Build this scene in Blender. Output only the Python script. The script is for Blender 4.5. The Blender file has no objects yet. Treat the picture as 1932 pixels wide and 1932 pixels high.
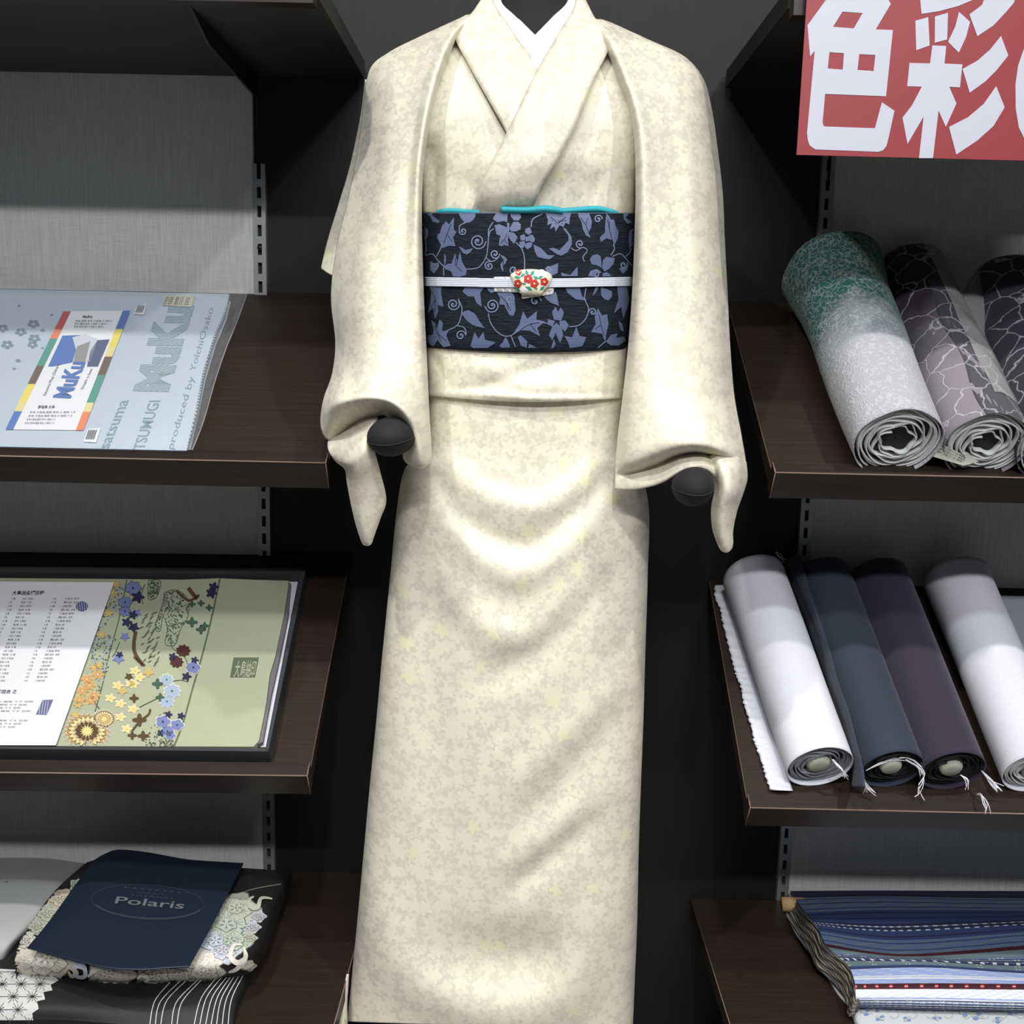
import bpy, math, random
from mathutils import Vector, Matrix
from mathutils.geometry import tessellate_polygon
random.seed(7)
sc = bpy.context.scene
C = sc.collection
R = math.radians
# ------------------------------------------------------------------ camera, light, exposure
F = 2003.0
PITCH, ROLL, YAW = R(8.7), R(1.2), R(0.2)
CAM = Vector((0, -1.49, 1.05))
fw = Vector((-math.sin(YAW)*math.cos(PITCH), math.cos(YAW)*math.cos(PITCH), -math.sin(PITCH)))
r0 = Vector((math.cos(YAW), math.sin(YAW), 0)); u0 = r0.cross(fw)
EX = math.cos(ROLL)*r0 + math.sin(ROLL)*u0
EY = -math.sin(ROLL)*r0 + math.cos(ROLL)*u0
cd = bpy.data.cameras.new('camera'); cam = bpy.data.objects.new('camera', cd); C.objects.link(cam)
cd.sensor_width = 36; cd.lens = F/1932*36; cd.clip_start = 0.02
m = Matrix((EX, EY, -fw)).transposed().to_4x4(); m.translation = CAM
cam.matrix_world = m; sc.camera = cam
sc.view_settings.view_transform = 'Standard'; sc.view_settings.look = 'None'
sc.view_settings.gamma = 1; sc.view_settings.exposure = 0.0; sc.view_settings.use_curve_mapping = False
w = bpy.data.worlds.new('world'); sc.world = w; w.use_nodes = True
w.node_tree.nodes['Background'].inputs[0].default_value = (.80, .90, 1, 1)
w.node_tree.nodes['Background'].inputs[1].default_value = 0.105
def lamp(kind, name, loc, target, energy, size, col=(1, .97, .93), ang=60, sy=None):
    l = bpy.data.lights.new(name, kind); l.energy = energy; l.color = col
    if kind == 'SPOT': l.shadow_soft_size = size; l.spot_size = R(ang); l.spot_blend = 1
    if kind == 'AREA':
        l.size = size
        if sy: l.shape = 'RECTANGLE'; l.size_y = sy
    o = bpy.data.objects.new(name, l); C.objects.link(o); o.location = loc
    o.rotation_euler = (Vector(target)-Vector(loc)).to_track_quat('-Z', 'Y').to_euler()
    return o
lamp('SPOT', 'ceiling_spot', (-.72, -1.36, 2.75), (-.12, -.3, .0), 86, .035, (1, .97, .92), 80)
lamp('SPOT', 'ceiling_spot', (.95, -1.36, 2.75), (.2, -.3, .0), 78, .035, (1, .97, .93), 80)
lamp('SPOT', 'ceiling_spot', (.05, -2.1, 2.75), (-.03, -.33, .18), 105, .05, (1, .98, .94), 34)  # added narrow spot, brightens the lower skirt and hem
lamp('AREA', 'ceiling_tube', (-.2, -2.1, 2.85), (0, -.2, .7), 18, 1.6, (.86, .95, 1), sy=.05)
lamp('AREA', 'ceiling_tube', (.4, -3.5, 2.85), (0, 0, .5), 74, 2.0, (.97, .97, 1), sy=.06)

# ------------------------------------------------------------------ projection helpers
def ray(px, py):
    return (fw*F + EX*(px-966) - EY*(py-966)).normalized()
def PY(px, py, Y):
    d = ray(px, py); return CAM + d*((Y-CAM.y)/d.y)
def PX(px, py, X):
    d = ray(px, py); return CAM + d*((X-CAM.x)/d.x)
class Plane:
    def __init__(s, o, n): s.o = Vector(o); s.n = Vector(n).normalized()
    def at(s, px, py, h=0):
        d = ray(px, py); return CAM + d*((s.o + s.n*h - CAM).dot(s.n)/d.dot(s.n))
def proj(p):
    v = Vector(p)-CAM; return 966+F*v.dot(EX)/v.dot(fw), 966-F*v.dot(EY)/v.dot(fw)

# ------------------------------------------------------------------ materials
def mat(name, col, rough=.6, metal=0, spec=.5, **kw):
    m = bpy.data.materials.new(name); m.use_nodes = True
    b = m.node_tree.nodes['Principled BSDF']
    b.inputs['Base Color'].default_value = (*col, 1); b.inputs['Roughness'].default_value = rough
    b.inputs['Metallic'].default_value = metal; b.inputs['Specular IOR Level'].default_value = spec
    for k, v in kw.items(): b.inputs[k.replace('_', ' ')].default_value = v
    return m
class NT:
    def __init__(s, m): s.m = m; s.t = m.node_tree; s.b = s.t.nodes['Principled BSDF']
    def n(s, typ, **kw):
        nd = s.t.nodes.new(typ)
        for k, v in kw.items():
            if k.startswith('i_'):
                key = k[2:].replace('_', ' '); nd.inputs[int(key) if key.isdigit() else key].default_value = v
            else: setattr(nd, k, v)
        return nd
    def l(s, a, b): s.t.links.new(a, b)
    def coord(s, scale=(1, 1, 1), rot=(0, 0, 0), loc=(0, 0, 0)):
        tc = s.n('ShaderNodeTexCoord'); mp = s.n('ShaderNodeMapping'); s.l(tc.outputs['Object'], mp.inputs[0])
        mp.inputs['Scale'].default_value = scale; mp.inputs['Rotation'].default_value = rot; mp.inputs['Location'].default_value = loc
        return mp.outputs[0]
    def noise(s, vec, scale, detail=3, rough=.5, dist=0):
        nd = s.n('ShaderNodeTexNoise'); s.l(vec, nd.inputs['Vector']); nd.inputs['Scale'].default_value = scale
        nd.inputs['Detail'].default_value = detail; nd.inputs['Roughness'].default_value = rough; nd.inputs['Distortion'].default_value = dist
        return nd.outputs['Fac']
    def ramp(s, fac, stops, interp='LINEAR'):
        r = s.n('ShaderNodeValToRGB'); s.l(fac, r.inputs[0]); r.color_ramp.interpolation = interp
        e = r.color_ramp.elements
        while len(e) < len(stops): e.new(.5)
        for q, (p, c) in zip(e, stops): q.position = p; q.color = (*c, 1) if len(c) == 3 else c
        return r.outputs[0]
    def math(s, op, a, b=0.0, c=None):
        nd = s.n('ShaderNodeMath', operation=op)
        for i, v in enumerate((a, b) if c is None else (a, b, c)):
            if isinstance(v, (int, float)): nd.inputs[i].default_value = v
            else: s.l(v, nd.inputs[i])
        return nd.outputs[0]
    def mix(s, fac, a, b):
        nd = s.n('ShaderNodeMix', data_type='RGBA')
        for i, v in ((0, fac), (6, a), (7, b)):
            if isinstance(v, (int, float)): nd.inputs[i].default_value = v
            elif isinstance(v, tuple): nd.inputs[i].default_value = (*v, 1)
            else: s.l(v, nd.inputs[i])
        return nd.outputs[2]
    def bump(s, h, strength=.3, dist=.001):
        b = s.n('ShaderNodeBump'); b.inputs['Strength'].default_value = strength; b.inputs['Distance'].default_value = dist
        s.l(h, b.inputs['Height']); s.l(b.outputs[0], s.b.inputs['Normal'])
    def col(s, c): s.l(c, s.b.inputs['Base Color'])
def wood(name, a, b, rough, scale):
    m = mat(name, a, rough, spec=.35); t = NT(m); v = t.coord(scale)
    f = t.noise(v, 1, 4, .6); t.col(t.ramp(f, [(.35, a), (.7, b)]))
    t.bump(f, .12, .0006); return m
M = {}
M['shelf'] = wood('shelf_laminate', (.021, .0135, .011), (.031, .0205, .0165), .4, (9, 420, 420))
M['lip'] = wood('lip_laminate', (.017, .012, .010), (.028, .019, .016), .4, (5, 160, 160))
M['edge'] = mat('edge_band', (.22, .15, .12), .35)  # shelf edge band, its highlight line put in as a lighter brown
M['wall'] = wood('black_laminate', (.0056, .0050, .0048), (.0100, .0086, .0082), .6, (420, 420, 7))
m_ = M['hood'] = mat('hood_laminate', (.022, .0215, .021), .6)
m_ = M['panel'] = mat('grey_linen_panel', (.42, .42, .42), .8); t = NT(m_)
f1 = t.noise(t.coord((900, 900, 30)), 1, 2); f2 = t.noise(t.coord((30, 30, 900)), 1, 2)
f = t.math('ADD', f1, t.math('MULTIPLY', f2, .6))
t.col(t.ramp(f, [(.5, (.44, .44, .43)), (1.1, (.58, .58, .57))])); t.bump(f, .3, .0006)
M['alu'] = mat('aluminium', (.36, .37, .37), .4, .6)
M['slot'] = mat('slot_dark', (.01, .01, .01), .8)
M['steel'] = mat('black_steel', (.025, .026, .03), .4, .5)
M['floor'] = mat('floor_tile', (.25, .24, .22), .5)
M['ceil'] = mat('ceiling_board', (.55, .55, .55), .9)
M['mann'] = mat('black_jersey', (.0075, .008, .010), .85)
NT(M['mann']).bump(NT(M['mann']).noise(NT(M['mann']).coord(), 900, 2), .3, .0005)
M['white'] = mat('white_cotton', (.80, .80, .84), .75)
M['teal'] = mat('teal_crepe', (.02, .33, .40), .7); t = NT(M['teal']); t.bump(t.noise(t.coord(), 500, 3), .5, .0008)
# woven cream silk: leaf and star figures on a satin ground
m_ = M['silk'] = mat('cream_silk', (.75, .70, .56), .47, spec=.42, Sheen_Weight=.10, Sheen_Roughness=.4); t = NT(m_)
tc = t.n('ShaderNodeTexCoord'); sep = t.n('ShaderNodeSeparateXYZ'); t.l(tc.outputs['Object'], sep.inputs[0])
cmb = t.n('ShaderNodeCombineXYZ'); t.l(sep.outputs[0], cmb.inputs[0]); t.l(sep.outputs[2], cmb.inputs[1])
base = cmb.outputs[0]
def figure(scale, off, lobes, rad, amp):
    mp = t.n('ShaderNodeMapping'); t.l(base, mp.inputs[0]); mp.inputs['Location'].default_value = off
    v = t.n('ShaderNodeTexVoronoi', voronoi_dimensions='2D'); t.l(mp.outputs[0], v.inputs['Vector']); v.inputs['Scale'].default_value = scale
    sb = t.n('ShaderNodeVectorMath', operation='SUBTRACT'); t.l(mp.outputs[0], sb.inputs[0])
    t.l(v.outputs['Position'], sb.inputs[1])
    s2 = t.n('ShaderNodeSeparateXYZ'); t.l(sb.outputs[0], s2.inputs[0])
    a = t.math('ARCTAN2', s2.outputs[1], s2.outputs[0])
    cs = t.n('ShaderNodeSeparateColor'); t.l(v.outputs['Color'], cs.inputs[0])
    a = t.math('ADD', t.math('MULTIPLY', a, lobes), t.math('MULTIPLY', cs.outputs[0], 6.28))
    edge = t.math('ADD', rad, t.math('MULTIPLY', t.math('COSINE', a), amp))
    d = t.math('SUBTRACT', edge, v.outputs['Distance'])
    return t.math('MULTIPLY_ADD', d, 26, .5), cs.outputs[1]
def clampv(x):
    n = t.n('ShaderNodeClamp'); t.l(x, n.inputs[0]); return n.outputs[0]
fa, ca = figure(52, (0, 0, 0), 5, .40, .12); fa = clampv(fa)
fb, cb = figure(92, (.31, .17, 0), 3, .36, .15); fb = clampv(fb)
fc, cc = figure(160, (.11, .57, 0), 4, .33, .12); fc = clampv(fc)
fa = t.math('MULTIPLY', fa, t.math('GREATER_THAN', ca, .25))
tot = t.math('MAXIMUM', fa, t.math('MAXIMUM', t.math('MULTIPLY', fb, .75), t.math('MULTIPLY', fc, .45)))
# dry figure more visible lower down the cloth: a broad woven variation
big = t.noise(base, 5, 2)
ground = t.ramp(big, [(.38, (.635, .59, .475)), (.65, (.61, .57, .47))])
figc = t.mix(t.math('MULTIPLY', t.math('GREATER_THAN', ca, .95), fa), (.745, .69, .555), (.73, .71, .49))
t.col(t.mix(tot, ground, figc))
t.l(t.math('MULTIPLY_ADD', tot, .14, .38), t.b.inputs['Roughness'])
wv = t.noise(t.coord((300, 300, 2200)), 1, 2)
t.bump(t.math('ADD', t.math('MULTIPLY', tot, .6), wv), .16, .0006)
M['obi'] = mat('navy_brocade', (.0095, .0125, .024), .8, spec=.15); t = NT(M['obi'])
f = t.noise(t.coord((45, 45, 260)), 1, 3, .6, 1.5); t.bump(f, .8, .003); t.col(t.ramp(f, [(.3, (.006, .008, .014)), (.7, (.014, .018, .030))]))
M['obifig'] = mat('blue_brocade', (.13, .18, .36), .6); t = NT(M['obifig'])
wv = t.n('ShaderNodeTexWave', bands_direction='Z'); t.l(t.coord(), wv.inputs[0]); wv.inputs['Scale'].default_value = 190
t.col(t.ramp(wv.outputs['Fac'], [(.3, (.052, .072, .145)), (.55, (.10, .135, .235))]))
M['obivine'] = mat('pale_brocade', (.13, .17, .27), .6)
for k, c in dict(red=(.45, .022, .02), green=(.03, .26, .19), cream=(.80, .74, .55), paper=(.78, .78, .80), ink=(.03, .03, .035),
                 signred=(.27, .026, .032), signwhite=(.52, .52, .60), dim=(.30, .31, .33), gold=(.55, .40, .14), ygold=(.72, .60, .25), brown=(.09, .05, .02),
                 peri=(.17, .20, .40), dnavy=(.02, .02, .06), dkgreen=(.05, .10, .06), lime=(.36, .41, .23), khaki=(.10, .12, .07), dred=(.07, .015, .012),
                 yellow=(.75, .62, .08), bluep=(.03, .13, .42), orange=(.75, .18, .06), apricot=(.58, .32, .12), sky=(.34, .42, .52), grey=(.24, .24, .23), mist=(.62, .70, .74),
                 core=(.50, .53, .42), beige=(.60, .52, .40), taupe=(.28, .24, .20), char=(.035, .036, .04), blk=(.008, .008, .010),
                 ivory=(.70, .68, .60), lining=(.66, .67, .72), tan=(.42, .28, .13), purpledk=(.035, .02, .05), slateblue=(.10, .15, .26),
                 tealgrey=(.13, .19, .20), midblue=(.03, .055, .15), lightblue=(.33, .42, .72), maroon=(.05, .008, .015), palegrey=(.55, .58, .66)).items():
    M[k] = mat(k, c, .7 if k not in ('signred', 'signwhite', 'paper') else .5)
def fabric(name, col, rough=.85, sc_=900, st=.35, **kw):
    m = mat(name, col, rough, **kw); t = NT(m); f = t.noise(t.coord(), sc_, 2); t.bump(f, st, .0006)
    t.col(t.mix(f, tuple(c*.82 for c in col), tuple(min(1, c*1.15) for c in col))); return m
M['whitecloth'] = fabric('white_cloth', (.74, .74, .80))
M['navycloth'] = fabric('navy_cloth', (.024, .032, .056), .85, Sheen_Weight=.1)
M['purplecloth'] = fabric('purple_cloth', (.026, .019, .043), .85, 500, .7, Sheen_Weight=.15)
M['bluecloth'] = fabric('pale_blue_cloth', (.45, .53, .61), .6)
M['greencloth'] = fabric('celadon_satin', (.40, .42, .29), .45)
M['greycloth'] = fabric('pale_grey_cloth', (.42, .43, .42), .7)
M['navycard'] = fabric('navy_paper', (.0065, .014, .031), .55, 400, .1)
M['blackcloth'] = fabric('black_twill', (.012, .012, .013), .6)
def film(name, tint=(1, 1, 1), amt=.16):
    m = mat(name, tint, .12); m.node_tree.nodes['Principled BSDF'].inputs['Roughness'].default_value = .14
    nt = m.node_tree; tr = nt.nodes.new('ShaderNodeBsdfTransparent'); tr.inputs[0].default_value = (.97, .97, .97, 1)
    mx = nt.nodes.new('ShaderNodeMixShader'); mx.inputs[0].default_value = amt
    nt.links.new(tr.outputs[0], mx.inputs[1]); nt.links.new(nt.nodes['Principled BSDF'].outputs[0], mx.inputs[2])
    nt.links.new(mx.outputs[0], nt.nodes['Material Output'].inputs[0]); return m
M['film'] = film('clear_film', (.7, .72, .75), .13)
M['film2'] = film('clear_film_thick', (.75, .75, .72), .30)

# ------------------------------------------------------------------ mesh helpers
def cr(p, n):
    """Catmull-Rom through list of tuples -> n samples"""
    k = len(p)-1; out = []
    for i in range(n):
        s = i/(n-1)*k; j = min(int(s), k-1); t = s-j
        P = [Vector(p[max(0, min(k, q))]) for q in (j-1, j, j+1, j+2)]
        out.append(.5*((2*P[1]) + (P[2]-P[0])*t + (2*P[0]-5*P[1]+4*P[2]-P[3])*t*t + (3*P[1]-P[0]-3*P[2]+P[3])*t**3))
    return out
class MB:
    def __init__(s): s.v = []; s.f = []; s.m = []
    def add(s, vs, fs, mi=0):
        b = len(s.v); s.v += [Vector(x) for x in vs]
        for f in fs: s.f.append([b+i for i in f]); s.m.append(mi)
    def grid(s, g, mi=0, cu=False, cv=False):
        nv, nu = len(g), len(g[0]); vs = [p for r in g for p in r]; fs = []; ms = []
        for j in range(nv if cv else nv-1):
            for i in range(nu if cu else nu-1):
                j2, i2 = (j+1) % nv, (i+1) % nu
                fs.append((j*nu+i, j*nu+i2, j2*nu+i2, j2*nu+i)); ms.append(mi(j, i) if callable(mi) else mi)
        b = len(s.v); s.v += [Vector(x) for x in vs]
        for f, q in zip(fs, ms): s.f.append([b+i for i in f]); s.m.append(q)
    def hexa(s, p, mi=0):   # p: bottom 4, top 4
        s.add(p, [(0, 3, 2, 1), (4, 5, 6, 7), (0, 1, 5, 4), (1, 2, 6, 5), (2, 3, 7, 6), (3, 0, 4, 7)], mi)
    def box(s, a, b, mi=0):
        (x0, y0, z0), (x1, y1, z1) = a, b
        s.hexa([(x0, y0, z0), (x1, y0, z0), (x1, y1, z0), (x0, y1, z0), (x0, y0, z1), (x1, y0, z1), (x1, y1, z1), (x0, y1, z1)], mi)
    def prism(s, pts, off, mi=0, mside=None):   # top loop 3D, extruded by off
        n = len(pts); off = Vector(off); top = [Vector(p) for p in pts]
        tris = tessellate_polygon([top])
        s.add(top+[p+off for p in top], [tuple(t) for t in tris]+[tuple(n+i for i in reversed(t)) for t in tris], mi)
        b = len(s.v)-2*n
        for i in range(n):
            j = (i+1) % n; s.f.append([b+i, b+j, b+n+j, b+n+i]); s.m.append(mi if mside is None else mside)
    def tube(s, path, r, n=8, mi=0, cap=True):
        path = [Vector(p) for p in path]; g = []
        for i, p in enumerate(path):
            d = (path[min(i+1, len(path)-1)]-path[max(i-1, 0)]).normalized()
            a = d.cross(Vector((0, 0, 1)) if abs(d.z) < .9 else Vector((1, 0, 0))).normalized(); b = d.cross(a)
            rr = r[i] if isinstance(r, (list, tuple)) else r
            g.append([p+a*math.cos(2*math.pi*k/n)*rr+b*math.sin(2*math.pi*k/n)*rr for k in range(n)])
        b0 = len(s.v); s.grid(g, mi, cu=True)
        if cap:
            s.f.append([b0+k for k in reversed(range(n))]); s.m.append(mi)
            s.f.append([b0+(len(g)-1)*n+k for k in range(n)]); s.m.append(mi)
    def ball(s, c, r, n=24, mi=0, rot=None):
        c = Vector(c); g = []
        for j in range(n//2+1):
            th = math.pi*j/(n//2)
            row = []
            for i in range(n):
                ph = 2*math.pi*i/n
                v = Vector((r[0]*math.sin(th)*math.cos(ph), r[1]*math.sin(th)*math.sin(ph), r[2]*math.cos(th)))
                if rot: v = rot @ v
                row.append(c+v)
            g.append(row)
        s.grid(g, mi, cu=True)
    def art(s, loops, fn, mi, off, maxe=1e9):
        """loops: 2D outline (+holes); fn(u,v,off)->3D; triangles split until short"""
        pts = [p for l in loops for p in l]
        tris = [[pts[i] for i in t] for t in tessellate_polygon([[Vector((p[0], p[1], 0)) for p in l] for l in loops])]
        while tris:
            a, b, c = tris.pop(); e = [math.dist(a, b), math.dist(b, c), math.dist(c, a)]; k = max(range(3), key=lambda i: e[i])
            if e[k] > maxe:
                P = [a, b, c]; p, q, r_ = P[k], P[(k+1) % 3], P[(k+2) % 3]; mm = ((p[0]+q[0])/2, (p[1]+q[1])/2)
                tris += [[p, mm, r_], [mm, q, r_]]
            else:
                P = [fn(*a, off), fn(*b, off), fn(*c, off)]
                if None not in P: s.add(P, [(0, 1, 2)], mi)
    def line(s, pts, w, fn, mi, off, n=None):
        """ribbon along 2D path"""
        p = cr([(x, y, 0) for x, y in pts], n or max(2, len(pts)*5)) if n != 0 else [Vector((x, y, 0)) for x, y in pts]
        L = []; k = len(p)
        for i in range(k):
            d = (p[min(i+1, k-1)]-p[max(0, i-1)]); d = d.normalized() if d.length else Vector((1, 0, 0))
            ww = w(i/(k-1)) if callable(w) else w
            q = Vector((-d.y, d.x, 0))*ww/2; P = [fn(p[i].x+q.x, p[i].y+q.y, off), fn(p[i].x-q.x, p[i].y-q.y, off)]
            if None not in P: L.append(P)
        if len(L) < 2: return
        s.grid(L, mi)
    def text(s, txt, A, B, U, fn, mi, off, bold=0):
        """text from px A to px B along baseline, cap height vector U"""
        for a, b, c in font_tris(txt, bold):
            P = [fn(A[0]+(B[0]-A[0])*p[0]+U[0]*p[1], A[1]+(B[1]-A[1])*p[0]+U[1]*p[1], off) for p in (a, b, c)]
            if None not in P: s.add(P, [(0, 1, 2)], mi)
    def build(s, name, mats, parent=None, smooth=True, solid=0, bevel=0, sub=0, weld=True, origin=None, offset=0):
        if parent is not None:
            org = Vector(parent['_o'])
        else:
            xs = [v.x for v in s.v]; ys = [v.y for v in s.v]
            org = Vector(((min(xs)+max(xs))/2, (min(ys)+max(ys))/2, min(v.z for v in s.v)))
        me = bpy.data.meshes.new(name); me.from_pydata([tuple(v-org) for v in s.v], [], s.f)
        me.polygons.foreach_set('material_index', s.m)
        for q in (mats if isinstance(mats, (list, tuple)) else [mats]): me.materials.append(M[q] if isinstance(q, str) else q)
        if smooth: me.polygons.foreach_set('use_smooth', [True]*len(me.polygons))
        me.update()
        o = bpy.data.objects.new(name, me); C.objects.link(o); o['_o'] = tuple(org)
        if parent is not None: o.parent = parent
        else: o.location = org
        if sub: q = o.modifiers.new('s', 'SUBSURF'); q.levels = sub; q.render_levels = sub
        if solid: q = o.modifiers.new('t', 'SOLIDIFY'); q.thickness = solid; q.offset = offset
        if bevel: q = o.modifiers.new('b', 'BEVEL'); q.width = bevel; q.segments = 2; q.limit_method = 'ANGLE'
        ALL.append(o); return o
from mathutils.bvhtree import BVHTree
def drape(b, f, fallback):
    """print laid on the surface already in builder b"""
    T = BVHTree.FromPolygons([tuple(v) for v in b.v], [tuple(q) for q in b.f])
    def fn(u, v, off):
        d = ray(*f(u, v)); hit = T.ray_cast(CAM, d)
        if hit[0] is None: return None
        n = hit[1] if hit[1].dot(d) < 0 else -hit[1]
        return hit[0]+n*off-d*off*.3
    return fn
ALL = []
FT = {}
def font_tris(txt, bold=0):
    key = (txt, bold)
    if key in FT: return FT[key]
    cu = bpy.data.curves.new('t', 'FONT'); cu.body = txt; cu.size = 1; cu.offset = bold; cu.resolution_u = 3
    ob = bpy.data.objects.new('t', cu); C.objects.link(ob); dg = bpy.context.evaluated_depsgraph_get(); dg.update()
    me = ob.evaluated_get(dg).to_mesh(); me.calc_loop_triangles()
    vs = [v.co.copy() for v in me.vertices]; tr = [tuple(t.vertices) for t in me.loop_triangles]
    ob.evaluated_get(dg).to_mesh_clear(); bpy.data.objects.remove(ob); bpy.data.curves.remove(cu)
    if not vs: FT[key] = []; return []
    x0 = min(v.x for v in vs); x1 = max(v.x for v in vs); h = .70
    out = [[((vs[i].x-x0)/(x1-x0), vs[i].y/h) for i in q] for q in tr]
    FT[key] = out; return out
def tag(o, label, cat, group=None):
    o['label'] = label; o['category'] = cat
    if group: o['group'] = group
    return o
def thing(name, label, cat, loc, group=None):
    o = bpy.data.objects.new(name, None); C.objects.link(o); o.location = loc; o['_o'] = tuple(loc); o.empty_display_size = .05
    ALL.append(o); return tag(o, label, cat, group)
def struct(o): o['kind'] = 'structure'; return o
def patch(rows, nu=40, nv=60):
    """rows of (px,py,Y) controls, splined both ways, then placed at their own depth"""
    rr = [cr(r, nu) for r in rows]
    cols = [cr([r[i] for r in rr], nv) for i in range(nu)]
    return [[PY(*cols[i][j]) for i in range(nu)] for j in range(nv)]
def xf(ox, oy, s):   # art drawn in an enlarged frame
    return lambda u, v: (ox+u/s, oy+v/s)
# ------------------------------------------------------------------ the setting
XL, XR = -.207, .297          # inner ends of the left and right shelves
b = MB(); b.box((-2.4, 0, 0), (2.4, .1, 3)); struct(b.build('wall_back', 'wall', smooth=False))
b = MB(); b.box((-2.4, -5.5, -.05), (2.4, .1, 0)); struct(b.build('floor', 'floor', smooth=False))
b = MB(); b.box((-2.4, -5.5, 3), (2.4, .1, 3.05)); struct(b.build('ceiling', 'ceil', smooth=False))
# grey linen panels of the two bays (upper to lower, one board each)
pl, pr = PY(491, 300, 0).x-.002, PY(1548, 350, 0).x+.006
for x0, x1, lab in ((-1.35, pl-.006, 'grey linen-textured back panel of the left shelf bay, behind the clear-wrapped blue fabric'),
                    (pr+.008, 1.35, 'grey linen-textured back panel of the right shelf bay, behind the lace rolls')):
    b = MB(); b.box((x0, -.008, .18), (x1, -.0002, 1.44))
    tag(b.build('back_panel', 'panel', smooth=False), lab, 'panel')
def upright(x, lab, ztop):
    t = thing('slotted_upright', lab, 'shelf upright', (x, -.004, .18), 'slotted uprights beside the back panels')
    W = .0085; b = MB()
    def bx(x0, x1, z0, z1): b.box((x0, -.010, z0), (x1, -.0002, z1))
    bx(x-W, x-.0028, .18, ztop); bx(x+.0028, x+W, .18, ztop)
    z = .185
    zs = []
    while z < ztop-.03:
        bx(x-.0028, x+.0028, z, z+.010); zs.append(z); z += .025
    b.build('slotted_rail', 'alu', t, smooth=False)
    d = MB(); d.box((x-.0028, -.003, .18), (x+.0028, -.0002, ztop)); d.build('slot_channel', 'slot', t, smooth=False)
    for k, z in enumerate((1.18, .62)):
        q = MB(); q.tube([(x, -.010, z), (x, -.0118, z)], .0032, 12); q.build('screw', 'steel', t)
upright(pl+.002, 'slotted aluminium upright between the left grey panel and the black wall', 1.29)
upright(pr+.001, 'slotted aluminium upright between the right grey panel and the black wall', 1.42)

TILT = R(32.7)
S_ = Vector((0, -math.cos(TILT), -math.sin(TILT))); N_ = Vector((0, -math.sin(TILT), math.cos(TILT)))
def shelf_from(px, py, d=.325):
    """tilted plane whose top meets the lip front edge seen at px,py"""
    p = PY(px, py, -d); return p - S_*(d/math.cos(TILT)) - N_*.010
def shelf(name, lab, o, xa, xb, slope=0):
    """o: point at the rear of the surface"""
    ex = Vector((math.cos(slope), 0, math.sin(slope)))
    n = N_; L = .325/math.cos(TILT)
    xin, xout = (xb, xa) if abs(xb) < abs(xa) else (xa, xb)
    t = thing(name, lab, 'shelf', (xin, -.16, o.z-.12), 'tilted display shelves')
    def pt(x, s, h):
        return Vector((0, o.y, o.z)) + ex*(x) - ex*0 + S_*s + n*h
    b = MB()
    b.hexa([pt(xa, 0.012, -.020), pt(xb, 0.012, -.020), pt(xb, L-.018, -.020), pt(xa, L-.018, -.020),
            pt(xa, .004, 0), pt(xb, .004, 0), pt(xb, L-.018, 0), pt(xa, L-.018, 0)][::1])
    b.build('board', 'shelf', t, smooth=False)
    b = MB(); b.hexa([pt(xa, L-.018, -.027), pt(xb, L-.018, -.027), pt(xb, L, -.027), pt(xa, L, -.027),
                      pt(xa, L-.018, .0095), pt(xb, L-.018, .0095), pt(xb, L, .0095), pt(xa, L, .0095)])
    b.build('front_lip', 'lip', t, smooth=False)
    b = MB(); r = .0009
    b.tube([pt(xa, L-.0002, .0095), pt(xb, L-.0002, .0095)], r, 6)
    b.tube([pt(xin, L-.0002, .0095), pt(xin, L-.018, .0095), pt(xin, L-.018, .0005), pt(xin, .01, .0002)], r*.8, 6)
    b.tube([pt(xin, L-.0002, .0095), pt(xin, L, -.027)], r*.6, 6)
    b.build('edge_band', 'edge', t)
    sg = -1 if xin < 0 else 1
    for k in range(1):     # steel arm under the board
        x = (pl+.002 if xin < 0 else pr+.001)
        b = MB(); q = [pt(x-.0015, .012, -.0205), pt(x-.0015, .30, -.0205), pt(x-.0015, .30, -.032), Vector((x-.0015, -.013, pt(x, 0, 0).z-.085))]
        b.prism(q, (.003, 0, 0)); b.build('bracket', 'steel', t, smooth=False)
    P = Plane(Vector((0, o.y, o.z)), S_.cross(ex) if S_.cross(ex).z > 0 else ex.cross(S_)); P.o = Vector((0, o.y, o.z)); return P
X1, X2, X3, X4 = PY(616, 872, -.325).x, PY(581, 1462, -.325).x, PY(1461, 890, -.325).x, PY(1414, 1520, -.325).x
XH, XG = PY(689, 135, 0).x, PY(1367, 172, 0).x
o1 = shelf_from(616, 872)
A1 = shelf('display_shelf', 'dark wood shelf on the left holding clear-wrapped pale blue fabric', Vector((0, 0, o1.z)), -1.3, X1)
o2 = shelf_from(580, 1460)
sl2 = .012
A2 = shelf('display_shelf', 'dark wood shelf on the left holding the black tray of green brocade', Vector((0, 0, o2.z-X2*sl2)), -1.3, X2, sl2)
o3 = shelf_from(1461, 890)
B1 = shelf('display_shelf', 'dark wood shelf on the right holding the green and purple lace rolls', Vector((0, 0, o3.z)), X3, 1.3)
o4 = shelf_from(1414, 1520)
B2 = shelf('display_shelf', 'dark wood shelf on the right holding plain white, navy and purple rolls', Vector((0, 0, o4.z)), X4, 1.3)
zA = PY(505, 1636, 0).z; zB = PY(1480, 1692, 0).z
X5, X6 = Plane((0, 0, zA), (0, 0, 1)).at(653, 1850).x, Plane((0, 0, zB), (0, 0, 1)).at(1377, 1932).x
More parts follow.
